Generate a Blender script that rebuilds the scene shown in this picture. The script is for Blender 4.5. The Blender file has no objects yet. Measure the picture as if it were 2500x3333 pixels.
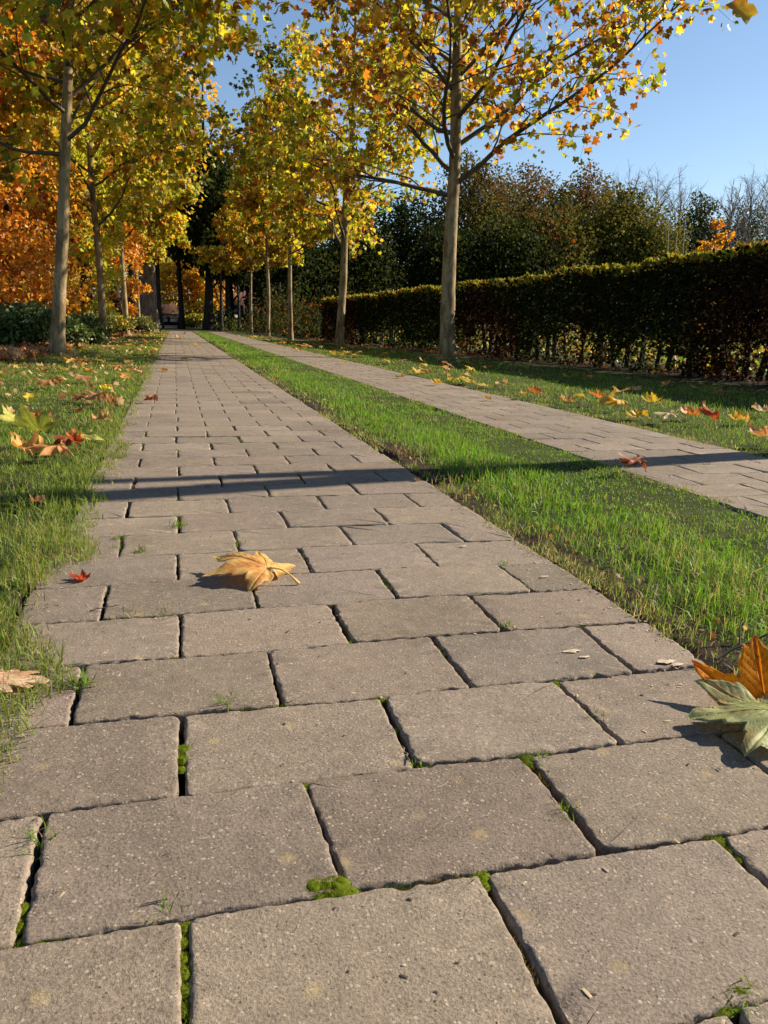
import bpy, math, random
import numpy as np
from mathutils import Matrix, Vector

sc = bpy.context.scene
COL = sc.collection
# ------------------------------------------------------------------ camera
CAM = np.array([0.0086, -0.5385, 0.4484])
PITCH, YAW, ROLL, FPX = 0.23191, 0.25866, -0.02543, 2561.93
_F = np.array([math.sin(YAW)*math.cos(PITCH), math.cos(YAW)*math.cos(PITCH), -math.sin(PITCH)])
_R = np.array([math.cos(YAW), -math.sin(YAW), 0.0]); _U = np.cross(_R, _F)
CR = math.cos(ROLL)*_R - math.sin(ROLL)*_U; CU = math.cos(ROLL)*_U + math.sin(ROLL)*_R
cd = bpy.data.cameras.new('camera'); cam = bpy.data.objects.new('camera', cd); COL.objects.link(cam)
cam.matrix_world = Matrix([[CR[0], CU[0], -_F[0], CAM[0]], [CR[1], CU[1], -_F[1], CAM[1]], [CR[2], CU[2], -_F[2], CAM[2]], [0, 0, 0, 1]])
cd.sensor_fit = 'VERTICAL'; cd.sensor_height = 24; cd.lens = FPX/3333*24; cd.clip_start = 0.02; cd.clip_end = 2000
sc.camera = cam
# ------------------------------------------------------------------ world and sun
SUN_EL, SUN_AZ = math.radians(31), math.radians(81)
w = bpy.data.worlds.new('World'); sc.world = w; w.use_nodes = True
nt = w.node_tree; bg = nt.nodes['Background']
sky = nt.nodes.new('ShaderNodeTexSky'); sky.sky_type = 'NISHITA'; sky.sun_disc = False
sky.sun_elevation = SUN_EL; sky.sun_rotation = SUN_AZ; sky.air_density = 1.0; sky.dust_density = 0.25; sky.ozone_density = 2.6
nt.links.new(sky.outputs[0], bg.inputs[0]); bg.inputs[1].default_value = 0.066
sd = bpy.data.lights.new('sun', 'SUN'); sd.energy = 5.0; sd.angle = math.radians(0.55); sd.color = (1.0, 0.885, 0.72)
sun = bpy.data.objects.new('sun', sd); COL.objects.link(sun)
sdir = Vector((math.sin(SUN_AZ)*math.cos(SUN_EL), math.cos(SUN_AZ)*math.cos(SUN_EL), math.sin(SUN_EL)))
sun.rotation_euler = sdir.to_track_quat('Z', 'Y').to_euler(); sun.location = sdir*60
sc.view_settings.view_transform = 'Standard'; sc.view_settings.look = 'None'
sc.view_settings.exposure = 1.12; sc.view_settings.gamma = 1.0
cy = sc.cycles
cy.max_bounces = 6; cy.diffuse_bounces = 1; cy.glossy_bounces = 2; cy.transmission_bounces = 4; cy.transparent_max_bounces = 4
cy.caustics_reflective = False; cy.caustics_refractive = False
cy.use_denoising = True; cy.sample_clamp_indirect = 4.0

# ------------------------------------------------------------------ helpers
S = 2500/1659.0
def ray(x, y):
    d = _F*FPX + CR*(x*S-1250) - CU*(y*S-1666.5); return d
def gnd(x, y, z=0.0):
    d = ray(x, y); t = (z-CAM[2])/d[2]; return CAM + t*d
def at(x, y, Y):
    d = ray(x, y); t = (Y-CAM[1])/d[1]; return CAM + t*d

def tag(o, label=None, cat=None, group=None, kind=None):
    if label: o['label'] = label
    if cat: o['category'] = cat
    if group: o['group'] = group
    if kind: o['kind'] = kind
    return o
def link(o, parent=None):
    COL.objects.link(o)
    if parent is not None: o.parent = parent
    return o
def empty(name, loc=(0, 0, 0), rz=0.0):
    o = bpy.data.objects.new(name, None); o.location = loc; o.rotation_euler = (0, 0, rz); o.empty_display_size = 0.2
    return link(o)
def mkmesh(name, V, polys, col=None, smooth=True, attr=None):
    """V (n,3); polys: list of int arrays (m,k)"""
    me = bpy.data.meshes.new(name)
    V = np.asarray(V, np.float32)
    me.vertices.add(len(V)); me.vertices.foreach_set('co', V.ravel())
    polys = [np.asarray(p, np.int32) for p in polys if len(p)]
    loops = np.concatenate([p.ravel() for p in polys]); tot = np.concatenate([np.full(len(p), p.shape[1], np.int32) for p in polys])
    start = np.concatenate([[0], np.cumsum(tot)[:-1]]).astype(np.int32)
    me.loops.add(len(loops)); me.loops.foreach_set('vertex_index', loops)
    me.polygons.add(len(tot)); me.polygons.foreach_set('loop_start', start); me.polygons.foreach_set('loop_total', tot)
    if smooth: me.polygons.foreach_set('use_smooth', np.ones(len(tot), bool))
    if col is not None:
        a = me.attributes.new('Col', 'FLOAT_COLOR', 'POINT')
        c = np.ones((len(V), 4), np.float32); c[:, :3] = col; a.data.foreach_set('color', c.ravel())
    me.update(); me.validate(verbose=False)
    return me
def mkobj(name, V, polys, mat, parent=None, col=None, smooth=True):
    me = mkmesh(name, V, polys, col, smooth); me.materials.append(mat)
    return link(bpy.data.objects.new(name, me), parent)
def kids(o): return [c for c in bpy.data.objects if c.parent == o]
def copy_tree(o, loc, rz=0.0, scale=1.0, children=None):
    r = o.copy(); COL.objects.link(r); r.location = loc; r.rotation_euler = (0, 0, rz); r.scale = (scale,)*3
    for c in children:
        d = c.copy(); COL.objects.link(d); d.parent = r
    return r
class Geo:
    """collects vertices and faces for ONE mesh"""
    def __init__(s): s.V = []; s.P = {}; s.n = 0; s.C = []
    def add(s, V, polys, col=None):
        V = np.asarray(V, float)
        for p in polys:
            p = np.asarray(p, int)
            if len(p): s.P.setdefault(p.shape[1], []).append(p+s.n)
        s.V.append(V); s.n += len(V)
        s.C.append(np.broadcast_to(np.asarray((1, 1, 1) if col is None else col, float), (len(V), 3)))
    def obj(s, name, mat, parent=None, smooth=True):
        return mkobj(name, np.concatenate(s.V), [np.concatenate(p) for p in s.P.values()], mat, parent, np.concatenate(s.C), smooth)
    def tube(s, pts, rad, k=8, col=None, cap=True):
        pts = np.asarray(pts, float); rad = np.asarray(rad, float); n = len(pts)
        T = np.gradient(pts, axis=0); T /= np.linalg.norm(T, axis=1)[:, None]+1e-9
        ref = np.array([0, 0, 1.]) if abs(T[0, 2]) < .8 else np.array([1., 0, 0])
        A = np.cross(T, ref); A /= np.linalg.norm(A, axis=1)[:, None]+1e-9; B = np.cross(T, A)
        th = np.linspace(0, 2*np.pi, k, endpoint=False)
        V = pts[:, None] + rad[:, None, None]*(A[:, None]*np.cos(th)[None, :, None] + B[:, None]*np.sin(th)[None, :, None])
        i = np.arange(n-1)[:, None]*k; j = np.arange(k)[None]; j2 = (j+1) % k
        q = np.stack([i+j, i+j2, i+k+j2, i+k+j], -1).reshape(-1, 4)
        V = V.reshape(-1, 3); P = [q]
        if cap and k > 2:
            P.append(np.arange((n-1)*k, n*k)[None])
        s.add(V, P, col)
    def box(s, lo, hi, col=None, rot=0.0, c=None):
        lo = np.array(lo, float); hi = np.array(hi, float)
        V = np.array([[x, y, z] for z in (lo[2], hi[2]) for y in (lo[1], hi[1]) for x in (lo[0], hi[0])])
        if rot:
            cc, ss = math.cos(rot), math.sin(rot); o = np.array(c if c is not None else [0, 0, 0], float); d = V-o
            V = o+np.stack([d[:, 0]*cc-d[:, 1]*ss, d[:, 0]*ss+d[:, 1]*cc, d[:, 2]], 1)
        s.add(V, [[[0, 2, 3, 1], [4, 5, 7, 6], [0, 1, 5, 4], [2, 6, 7, 3], [0, 4, 6, 2], [1, 3, 7, 5]]], col)

def vnoise(p, seed=0):
    """cheap smooth value noise, p (n,2) or (n,3) -> -1..1"""
    p = np.asarray(p, float)
    if p.shape[1] == 2: p = np.concatenate([p, np.zeros((len(p), 1))], 1)
    i = np.floor(p).astype(np.int64); f = p-i; f = f*f*(3-2*f); r = 0
    for dx in (0, 1):
        for dy in (0, 1):
            for dz in (0, 1):
                h = (i[:, 0]+dx)*374761393 + (i[:, 1]+dy)*668265263 + (i[:, 2]+dz)*2147483647 + seed*974711
                h = (h ^ (h >> 13))*1274126177; h = (h ^ (h >> 16)) & 0xFFFFFF
                wgt = (f[:, 0] if dx else 1-f[:, 0])*(f[:, 1] if dy else 1-f[:, 1])*(f[:, 2] if dz else 1-f[:, 2])
                r = r + wgt*(h/float(0xFFFFFF)*2-1)
    return r

# ------------------------------------------------------------------ materials
def newmat(name):
    m = bpy.data.materials.new(name); m.use_nodes = True
    for n in list(m.node_tree.nodes): m.node_tree.nodes.remove(n)
    return m, m.node_tree
class NT:
    def __init__(s, t): s.t = t
    def n(s, typ, ins=None, **kw):
        nd = s.t.nodes.new(typ)
        for k, v in kw.items(): setattr(nd, k, v)
        for k, v in (ins or {}).items():
            if isinstance(v, bpy.types.NodeSocket): s.t.links.new(v, nd.inputs[k])
            else: nd.inputs[k].default_value = v
        return nd
    def noise(s, vec, scale, det=3, rough=.6):
        return s.n('ShaderNodeTexNoise', {'Vector': vec, 'Scale': scale, 'Detail': det, 'Roughness': rough}).outputs[0]
    def ramp(s, fac, stops):
        r = s.n('ShaderNodeValToRGB', {'Fac': fac}); e = r.color_ramp.elements
        while len(e) < len(stops): e.new(.5)
        for a, (p, c) in zip(e, stops): a.position = p; a.color = (*c, 1) if len(c) == 3 else c
        return r.outputs[0]
    def mix(s, fac, a, b, mode='MIX'):
        m = s.n('ShaderNodeMix', data_type='RGBA', blend_type=mode)
        for k, v in ((0, fac), (6, a), (7, b)):
            if isinstance(v, bpy.types.NodeSocket): s.t.links.new(v, m.inputs[k])
            else: m.inputs[k].default_value = v if not isinstance(v, tuple) else (*v[:3], 1)
        return m.outputs[2]
    def math(s, op, a, b=0.0):
        m = s.n('ShaderNodeMath', operation=op)
        for k, v in ((0, a), (1, b)):
            if isinstance(v, bpy.types.NodeSocket): s.t.links.new(v, m.inputs[k])
            else: m.inputs[k].default_value = v
        return m.outputs[0]
G3 = lambda v: (v, v, v)

def mat_leaf(name, trans=.42, rough=.55, spots=0.0, scale=60.0, spec=.3):
    m, t = newmat(name); N = NT(t)
    col = N.n('ShaderNodeAttribute', attribute_name='Col').outputs[0]
    obj = N.n('ShaderNodeTexCoord').outputs['Object']
    nz = N.noise(obj, scale, 3)
    col = N.mix(1.0, col, N.ramp(nz, [(.3, G3(.72)), (.7, G3(1.22))]), 'MULTIPLY')
    if spots:
        n2 = N.noise(obj, scale*2.3, 4, .7)
        col = N.mix(N.math('MULTIPLY', N.ramp(n2, [(.57, G3(0)), (.68, G3(1))]), spots), col, (.16, .045, .012))
    b = N.n('ShaderNodeBsdfPrincipled', {'Base Color': col, 'Roughness': rough, 'Specular IOR Level': spec})
    tr = N.n('ShaderNodeBsdfTranslucent', {'Color': N.mix(1.0, col, (1.25, 1.12, .75), 'MULTIPLY')})
    mx = N.n('ShaderNodeMixShader', {0: trans, 1: b.outputs[0], 2: tr.outputs[0]})
    N.n('ShaderNodeOutputMaterial', {0: mx.outputs[0]})
    return m
def mat_simple(name, col, rough=.7, var=.25, scale=8.0, bump=0.0, metal=0.0, spec=.4, attr=False, bdist=.01):
    m, t = newmat(name); N = NT(t)
    obj = N.n('ShaderNodeTexCoord').outputs['Object']
    nz = N.noise(obj, scale, 5)
    base = N.n('ShaderNodeAttribute', attribute_name='Col').outputs[0] if attr else (*col, 1)
    c = N.mix(1.0, base, N.ramp(nz, [(.3, G3(1-var)), (.7, G3(1+var))]), 'MULTIPLY')
    b = N.n('ShaderNodeBsdfPrincipled', {'Base Color': c, 'Roughness': rough, 'Metallic': metal, 'Specular IOR Level': spec})
    if bump:
        bp = N.n('ShaderNodeBump', {'Height': nz, 'Strength': bump, 'Distance': bdist}); t.links.new(bp.outputs[0], b.inputs['Normal'])
    N.n('ShaderNodeOutputMaterial', {0: b.outputs[0]})
    return m
def mat_plane_bark():
    m, t = newmat('plane_bark'); N = NT(t)
    obj = N.n('ShaderNodeTexCoord').outputs['Object']
    mp = N.n('ShaderNodeMapping', {'Vector': obj, 'Scale': (1, 1, .35)}).outputs[0]
    a = N.noise(mp, 9, 4, .55); b_ = N.noise(mp, 60, 4, .7); v = N.noise(mp, 3.5, 2)
    c = N.ramp(a, [(.30, (.11, .072, .034)), (.45, (.20, .142, .072)), (.58, (.36, .275, .155)), (.72, (.16, .115, .052))])
    c = N.mix(1.0, c, N.ramp(b_, [(.3, G3(.78)), (.7, G3(1.15))]), 'MULTIPLY')
    c = N.mix(N.ramp(v, [(.55, G3(0)), (.68, G3(.45))]), c, (.12, .12, .05))
    kn = N.noise(N.n('ShaderNodeMapping', {'Vector': obj, 'Scale': (1, 1, 2.2)}).outputs[0], 14, 2, .4)
    c = N.mix(N.ramp(kn, [(.70, G3(0)), (.76, G3(.8))]), c, (.05, .035, .02))
    b = N.n('ShaderNodeBsdfPrincipled', {'Base Color': c, 'Roughness': .85, 'Specular IOR Level': .10})
    bp = N.n('ShaderNodeBump', {'Height': N.math('ADD', N.math('MULTIPLY', a, .8), N.math('MULTIPLY', b_, .5)), 'Strength': .55, 'Distance': .012})
    t.links.new(bp.outputs[0], b.inputs['Normal'])
    N.n('ShaderNodeOutputMaterial', {0: b.outputs[0]})
    return m
def mat_rough_bark(name, c1, c2):
    m, t = newmat(name); N = NT(t)
    obj = N.n('ShaderNodeTexCoord').outputs['Object']
    mp = N.n('ShaderNodeMapping', {'Vector': obj, 'Scale': (1, 1, .22)}).outputs[0]
    a = N.noise(mp, 16, 5, .65)
    c = N.ramp(a, [(.35, c1), (.62, c2)])
    b = N.n('ShaderNodeBsdfPrincipled', {'Base Color': c, 'Roughness': .9, 'Specular IOR Level': .15})
    bp = N.n('ShaderNodeBump', {'Height': a, 'Strength': .8, 'Distance': .04}); t.links.new(bp.outputs[0], b.inputs['Normal'])
    N.n('ShaderNodeOutputMaterial', {0: b.outputs[0]})
    return m
def mat_paver():
    m, t = newmat('concrete_paver'); N = NT(t)
    obj = N.n('ShaderNodeTexCoord').outputs['Object']
    att = N.n('ShaderNodeAttribute', attribute_name='Col').outputs[0]
    stain = N.noise(obj, 2.6, 4, .6); big = N.noise(obj, 7, 4); med = N.noise(obj, 45, 4, .65); fine = N.noise(obj, 330, 3, .75)
    vf = N.n('ShaderNodeTexVoronoi', {'Vector': obj, 'Scale': 330.0}, feature='F1')
    vg = N.n('ShaderNodeTexVoronoi', {'Vector': obj, 'Scale': 120.0}, feature='F1')
    c = N.mix(1.0, att, N.ramp(big, [(.3, G3(.90)), (.7, G3(1.09))]), 'MULTIPLY')
    c = N.mix(1.0, c, N.ramp(med, [(.3, G3(.86)), (.7, G3(1.14))]), 'MULTIPLY')
    c = N.mix(1.0, c, N.ramp(stain, [(.34, (.80, .79, .78)), (.46, G3(1.0)), (.7, (1.06, 1.05, 1.03))]), 'MULTIPLY')
    c = N.mix(1.0, c, N.ramp(fine, [(.28, G3(.58)), (.5, G3(1.0)), (.72, G3(1.42))]), 'MULTIPLY')
    # pale sand grains and dark pores (cell colour picks a few cells)
    g = N.n('ShaderNodeSeparateColor', {'Color': vf.outputs['Color']})
    pale = N.math('MULTIPLY', N.math('GREATER_THAN', g.outputs[0], .90), N.math('LESS_THAN', vf.outputs['Distance'], .42))
    c = N.mix(N.math('MULTIPLY', pale, .55), c, (.42, .36, .28))
    dark = N.math('MULTIPLY', N.math('GREATER_THAN', g.outputs[1], .93), N.math('LESS_THAN', vf.outputs['Distance'], .38))
    c = N.mix(N.math('MULTIPLY', dark, .7), c, (.055, .045, .037))
    g2 = N.n('ShaderNodeSeparateColor', {'Color': vg.outputs['Color']})
    grit = N.math('MULTIPLY', N.math('GREATER_THAN', g2.outputs[0], .965), N.math('LESS_THAN', vg.outputs['Distance'], .25))
    c = N.mix(N.math('MULTIPLY', grit, .6), c, (.40, .33, .24))
    # lichen: soft ochre blotches, more of them on some stones
    wv = N.mix(.25, obj, N.n('ShaderNodeTexNoise', {'Vector': obj, 'Scale': 30.0}).outputs[1])
    vl = N.n('ShaderNodeTexVoronoi', {'Vector': obj, 'Scale': 22.0}, feature='F1')
    gl = N.n('ShaderNodeSeparateColor', {'Color': vl.outputs['Color']})
    li = N.math('MULTIPLY', N.math('GREATER_THAN', gl.outputs[0], .62), N.ramp(N.math('ADD', vl.outputs['Distance'], N.math('MULTIPLY', N.noise(obj, 160, 3), .25)), [(.20, G3(1)), (.34, G3(0))]))
    c = N.mix(N.math('MULTIPLY', li, .38), c, (.36, .27, .115))
    h = N.math('ADD', N.math('MULTIPLY', fine, .9), N.math('MULTIPLY', med, .9))
    h = N.math('SUBTRACT', h, N.math('MULTIPLY', dark, .6))
    h = N.math('ADD', h, N.math('MULTIPLY', grit, .5))
    b = N.n('ShaderNodeBsdfPrincipled', {'Base Color': c, 'Roughness': .88, 'Specular IOR Level': .25})
    bp = N.n('ShaderNodeBump', {'Height': h, 'Strength': .85, 'Distance': .0017}); t.links.new(bp.outputs[0], b.inputs['Normal'])
    N.n('ShaderNodeOutputMaterial', {0: b.outputs[0]})
    return m
def mat_ground():
    m, t = newmat('soil'); N = NT(t)
    obj = N.n('ShaderNodeTexCoord').outputs['Object']
    a = N.noise(obj, 60, 5, .7); b_ = N.noise(obj, 2.2, 4); f = N.noise(obj, 260, 3, .7)
    att = N.n('ShaderNodeAttribute', attribute_name='Col').outputs[0]
    c = N.mix(1.0, att, N.ramp(a, [(.3, G3(.5)), (.7, G3(1.5))]), 'MULTIPLY')
    c = N.mix(1.0, c, N.ramp(b_, [(.3, G3(.8)), (.7, G3(1.2))]), 'MULTIPLY')
    b = N.n('ShaderNodeBsdfPrincipled', {'Base Color': c, 'Roughness': .95, 'Specular IOR Level': .1})
    bp = N.n('ShaderNodeBump', {'Height': N.math('ADD', a, f), 'Strength': .9, 'Distance': .012}); t.links.new(bp.outputs[0], b.inputs['Normal'])
    N.n('ShaderNodeOutputMaterial', {0: b.outputs[0]})
    return m
M_BARK = mat_plane_bark()
M_DARKBARK = mat_rough_bark('dark_bark', (.012, .010, .008), (.05, .042, .032))
M_OAKBARK = mat_rough_bark('furrowed_bark', (.05, .036, .026), (.22, .17, .13))
M_LIMB = mat_simple('limb_bark', (.085, .064, .040), .8, .35, 12, .3)
M_TWIG = mat_simple('twig_bark', (.10, .07, .045), .8, .3, 30)
M_LEAF = mat_leaf('tree_leaf', .52, .5, .25, 25)
M_FALLEN = mat_leaf('fallen_leaf', .30, .6, .45, 55, .25)
M_BEECH = mat_leaf('beech_leaf', .42, .5)
M_FAR = mat_leaf('far_foliage', .35, .85, 0, 6, .08)
M_HEDGE = mat_leaf('hedge_leaf', .35, .7, 0, 60, .08)
M_IVY = mat_leaf('evergreen_leaf', .2, .42, 0, 40, .35)
M_GRASS = mat_leaf('grass_blade', .45, .5, 0, 20, .3)
M_GLOW = mat_leaf('backlit_leaf', .68, .5, .55, 55, .2)
M_MOSS = mat_leaf('moss', .3, .8, 0, 200, .1)
M_PAVER = mat_paver()
M_SOIL = mat_ground()

# ------------------------------------------------------------------ the ground: one sheet to the horizon
X_EDGE_L, P1L, P1R, P2L, P2R = -0.24, -0.24, 0.72, 1.44, 2.16
D = 0.16719; PATH_END = 37.0
def ground_z(x, y):
    """lawn level near 0, trays under the two paths"""
    p = np.stack([x, y], 1)
    n = vnoise(p*7, 1)*.006 + vnoise(p*1.3, 2)*.010
    def tray(x, a, b, e=.03): return np.clip((x-(a-e))/e, 0, 1)*np.clip(((b+e)-x)/e, 0, 1)
    t = np.maximum(tray(x, P1L, P1R), tray(x, P2L, P2R))*(y < PATH_END)
    z = n-.004 + np.clip((x-4.2-.02*y)/3, 0, 1)*.03*(y < 40)
    return z*(1-t) + t*(-.019 + vnoise(p*9, 3)*.006 + vnoise(p*33, 4)*.003)
def litter_edge(y): return -1.62 + .03*np.sin(y*1.3) - .012*np.maximum(y-10, 0)*0 + .02*np.minimum(np.maximum(y-12, 0), 12)
xs = np.unique(np.concatenate([np.arange(-2.5, 5.5, .03), np.arange(-20, 30, .5), np.linspace(-600, 600, 61), [P1L-.03, P1L, P1R, P1R+.03, P2L-.03, P2L, P2R, P2R+.03]]))
ys = np.unique(np.concatenate([np.arange(-1.2, 6, .04), np.arange(6, 44, .25), np.arange(-20, 90, 4), np.linspace(-200, 900, 45)]))
XX, YY = np.meshgrid(xs, ys); gx, gy = XX.ravel(), YY.ravel(); gz = ground_z(gx, gy)
nx = len(xs); i = np.arange(len(ys)-1)[:, None]*nx; j = np.arange(nx-1)[None]
quads = np.stack([i+j, i+j+1, i+nx+j+1, i+nx+j], -1).reshape(-1, 4)
cg = np.zeros((len(gx), 3)); cg[:] = (.050, .062, .016)                                  # turf thatch
def paint(mask, c): cg[mask] = c
paint(((gx > P1L-.03) & (gx < P1R+.03) | (gx > P2L-.03) & (gx < P2R+.03)) & (gy < PATH_END), (.045, .033, .022))
paint((gx > P1R) & (gx < P1R+.10) & (gy < 6), (.055, .038, .024))
paint((gx < litter_edge(gy)) & (gy > 5) & (gy < 44), (.085, .045, .022))
paint((gx > 5.62-.088*gy) & (gx < 6.8-.088*gy) & (gy < 36), (.018, .014, .008))  # strip at the hedge foot, its shade painted into the soil colour
paint((gy > 36.5) & (gx < 12), (.035, .032, .016))
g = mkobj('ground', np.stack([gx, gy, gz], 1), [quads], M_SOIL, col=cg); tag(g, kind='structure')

# ------------------------------------------------------------------ paved paths
WARP = np.array([(0.0,0.0,-0.0001,-0.0005),(0.24,0.0,0.0061,-0.004),(0.48,0.0,-0.0075,-0.0037),(0.12,0.0,0.0091,0.0041),(0.36,0.0,0.0014,0.0015),(-0.12,0.0,0.0027,0.0018),(-0.12,0.167,-0.0098,-0.0098),(0.12,0.167,-0.0032,-0.0046),(0.36,0.167,-0.0012,-0.0125),(0.0,0.167,-0.0028,0.0029),(0.24,0.167,-0.0082,0.0147),(0.48,0.167,-0.0013,0.0039),(0.0,0.334,-0.002,0.0011),(0.24,0.334,0.0027,-0.0187),(0.48,0.334,-0.006,-0.0119),(-0.12,0.334,0.0064,0.0072),(0.12,0.334,-0.0025,0.0032),(0.36,0.334,-0.0006,0.0078),(0.6,0.334,-0.006,0.0003),(-0.12,0.502,-0.0001,-0.0042),(0.12,0.502,-0.0012,-0.0084),(0.36,0.502,0.0011,0.0036),(0.6,0.502,0.0052,-0.006),(0.0,0.502,-0.0011,0.0026),(0.24,0.502,-0.0006,0.0095),(0.48,0.502,-0.0051,0.0101),(0.0,0.669,-0.0002,-0.0121),(0.24,0.669,0.003,-0.0057),(0.48,0.669,-0.0006,-0.0082),(-0.12,0.669,0.0058,-0.0024),(0.12,0.669,0.0007,0.0172),(0.36,0.669,-0.0045,0.0179),(0.6,0.669,0.0126,-0.0001),(-0.12,0.836,0.0015,-0.0121),(0.36,0.836,0.0018,0.0065),(0.6,0.836,0.0075,-0.0187),(0.0,0.836,-0.0014,0.0132),(0.24,0.836,-0.0002,0.0145),(0.48,0.836,-0.0005,0.0077),(0.0,1.003,-0.0025,-0.0009),(0.24,1.003,0.0002,0.0074),(0.48,1.003,0.0079,0.0093),(-0.12,1.003,0.0035,0.0186),(0.12,1.003,-0.0004,0.0116),(0.36,1.003,-0.0013,0.02),(-0.12,1.17,0.0002,-0.0132),(0.12,1.17,0.001,0.0027),(0.36,1.17,-0.0029,0.0071),(0.0,1.17,-0.004,0.0147),(0.24,1.17,0.0013,0.0168),(0.0,1.337,-0.003,-0.0057),(0.24,1.337,-0.0045,0.0065),(-0.12,1.337,-0.0005,-0.0063),(0.12,1.337,0.0047,0.0132),(0.36,1.337,0.0022,0.0181)])
def warp(x, y):
    d2 = (x[:, None]-WARP[None, :, 0])**2 + (y[:, None]-WARP[None, :, 1])**2
    wt = np.exp(-d2/(2*.085**2)); sw = wt.sum(1)+.6
    return x + (wt*WARP[None, :, 2]).sum(1)/sw, y + (wt*WARP[None, :, 3]).sum(1)/sw
prng = np.random.default_rng(11)
def smooth_rand(n, k, rng):
    a = rng.normal(size=n)
    for _ in range(k): a = (np.roll(a, 1)+a*2+np.roll(a, -1))/4
    return a/(a.std()+1e-9)
def paver(G, x0, x1, y0, y1, lod, rng, wob=0.0):
    gx0, gx1 = rng.uniform(.0012, .0034, 2); gy0, gy1 = rng.uniform(.0005, .0019, 2)
    if rng.random() < .2: gx0 += rng.uniform(.001, .0025)
    if lod >= 2: gy0 *= .6; gy1 *= .6; gx0 *= .8; gx1 *= .8
    x0 += gx0; x1 -= gx1; y0 += gy0; y1 -= gy1
    n = {0: 220, 1: 64, 2: 24, 3: 12}[lod]; r = rng.uniform(.004, .009)
    per = 2*((x1-x0)+(y1-y0)); 
    # rounded rectangle by superellipse-like clamp
    t = np.linspace(0, per, n, endpoint=False); L1, L2 = x1-x0, y1-y0
    X = np.where(t < L1, x0+t, np.where(t < L1+L2, x1, np.where(t < 2*L1+L2, x1-(t-L1-L2), x0)))
    Y = np.where(t < L1, y0, np.where(t < L1+L2, y0+t-L1, np.where(t < 2*L1+L2, y1, y1-(t-2*L1-L2))))
    if lod < 3:
        for (cx, cy, sx, sy) in ((x0, y0, 1, 1), (x1, y0, -1, 1), (x1, y1, -1, -1), (x0, y1, 1, -1)):
            rr = r*rng.uniform(.7, 1.6)
            ix, iy = cx+sx*rr, cy+sy*rr
            mk = ((X-ix)*sx < 0) & ((Y-iy)*sy < 0)
            dx, dy = X[mk]-ix, Y[mk]-iy; dd = np.hypot(dx, dy)+1e-9; X[mk] = ix+dx/dd*rr; Y[mk] = iy+dy/dd*rr
    cx, cy = (x0+x1)/2, (y0+y1)/2
    tx, ty = np.roll(X, -1)-np.roll(X, 1), np.roll(Y, -1)-np.roll(Y, 1); tl = np.hypot(tx, ty)+1e-9
    nxv, nyv = ty/tl, -tx/tl                       # outward
    if lod == 0: off = smooth_rand(n, 2, rng)*.0005 + smooth_rand(n, 14, rng)*.0005
    elif lod == 1: off = smooth_rand(n, 1, rng)*.0005 + smooth_rand(n, 6, rng)*.0006
    else: off = smooth_rand(n, 1, rng)*.0008
    if lod < 2 and rng.random() < .55:            # a knocked-off corner or edge
        k = rng.integers(n); wd = max(2, int(n*rng.uniform(.008, .03))); q = np.arange(n); dd = np.minimum((q-k) % n, (k-q) % n)
        off -= rng.uniform(.002, .006)*np.exp(-(dd/wd)**2)
    X = X+nxv*off; Y = Y+nyv*off
    tilt = rng.normal(size=2)*.0032; dz = rng.normal()*.0007
    if lod >= 2: tilt = tilt*.45; dz *= .4
    if lod == 0: rings = [(.0, -.034), (.0, -.0045), (.0004, -.0022), (.0014, -.0007), (.0030, -.0001), (.0060, 0), (.03, 0)]
    elif lod == 1: rings = [(0, -.034), (0, -.003), (.0015, -.0007), (.0035, 0), (.010, 0)]
    elif lod == 2: rings = [(0, -.034), (0, -.0012), (.0018, 0), (.008, 0)]
    else: rings = [(0, -.034), (0, -.0008), (.002, 0)]
    V = []
    for k, (ins, z) in enumerate(rings):
        jit = smooth_rand(n, 1, rng)*.0005 if (lod < 2 and 1 <= k <= 4) else 0
        x = X-nxv*(ins+jit) if ins < .02 else cx+(X-cx)*.7
        y = Y-nyv*(ins+jit) if ins < .02 else cy+(Y-cy)*.7
        if lod < 2: x, y = warp(x, y)
        zz = z+dz+(x-cx)*tilt[0]+(y-cy)*tilt[1]
        if lod < 2 and k > 0: zz = zz + vnoise(np.stack([x, y], 1)*28, 5)*.0005 + (smooth_rand(n, 1, rng)*.0005 if k < 5 else 0)
        V.append(np.stack([x, y, zz], 1))
    m = len(rings); ctr = V[-1].mean(0)[None]
    V = np.concatenate(V+[ctr]); i = np.arange(m-1)[:, None]*n; j = np.arange(n)[None]; j2 = (j+1) % n
    q = np.stack([i+j, i+j2, i+n+j2, i+n+j], -1).reshape(-1, 4)
    if lod == 3:
        V = np.concatenate([V[:m*n], V[(m-1)*n:m*n], V[m*n:]]); m += 1
    j = np.arange(n); tr = np.stack([(m-1)*n+j, (m-1)*n+(j+1) % n, np.full(n, m*n)], 1)
    base = np.array([.184, .145, .109])*(1+rng.normal()*.075) * np.array([1+rng.normal()*.012, 1, 1+rng.normal()*.02])*(.88 if rng.random() < .1 else 1)
    C = np.tile(base, (len(V), 1))
    if lod < 2:
        e = np.clip(rng.normal(1.12, .08), .95, 1.35); C[:n*3] *= e   # worn, slightly paler arrises
    G.add(V, [q, tr], C)
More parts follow.
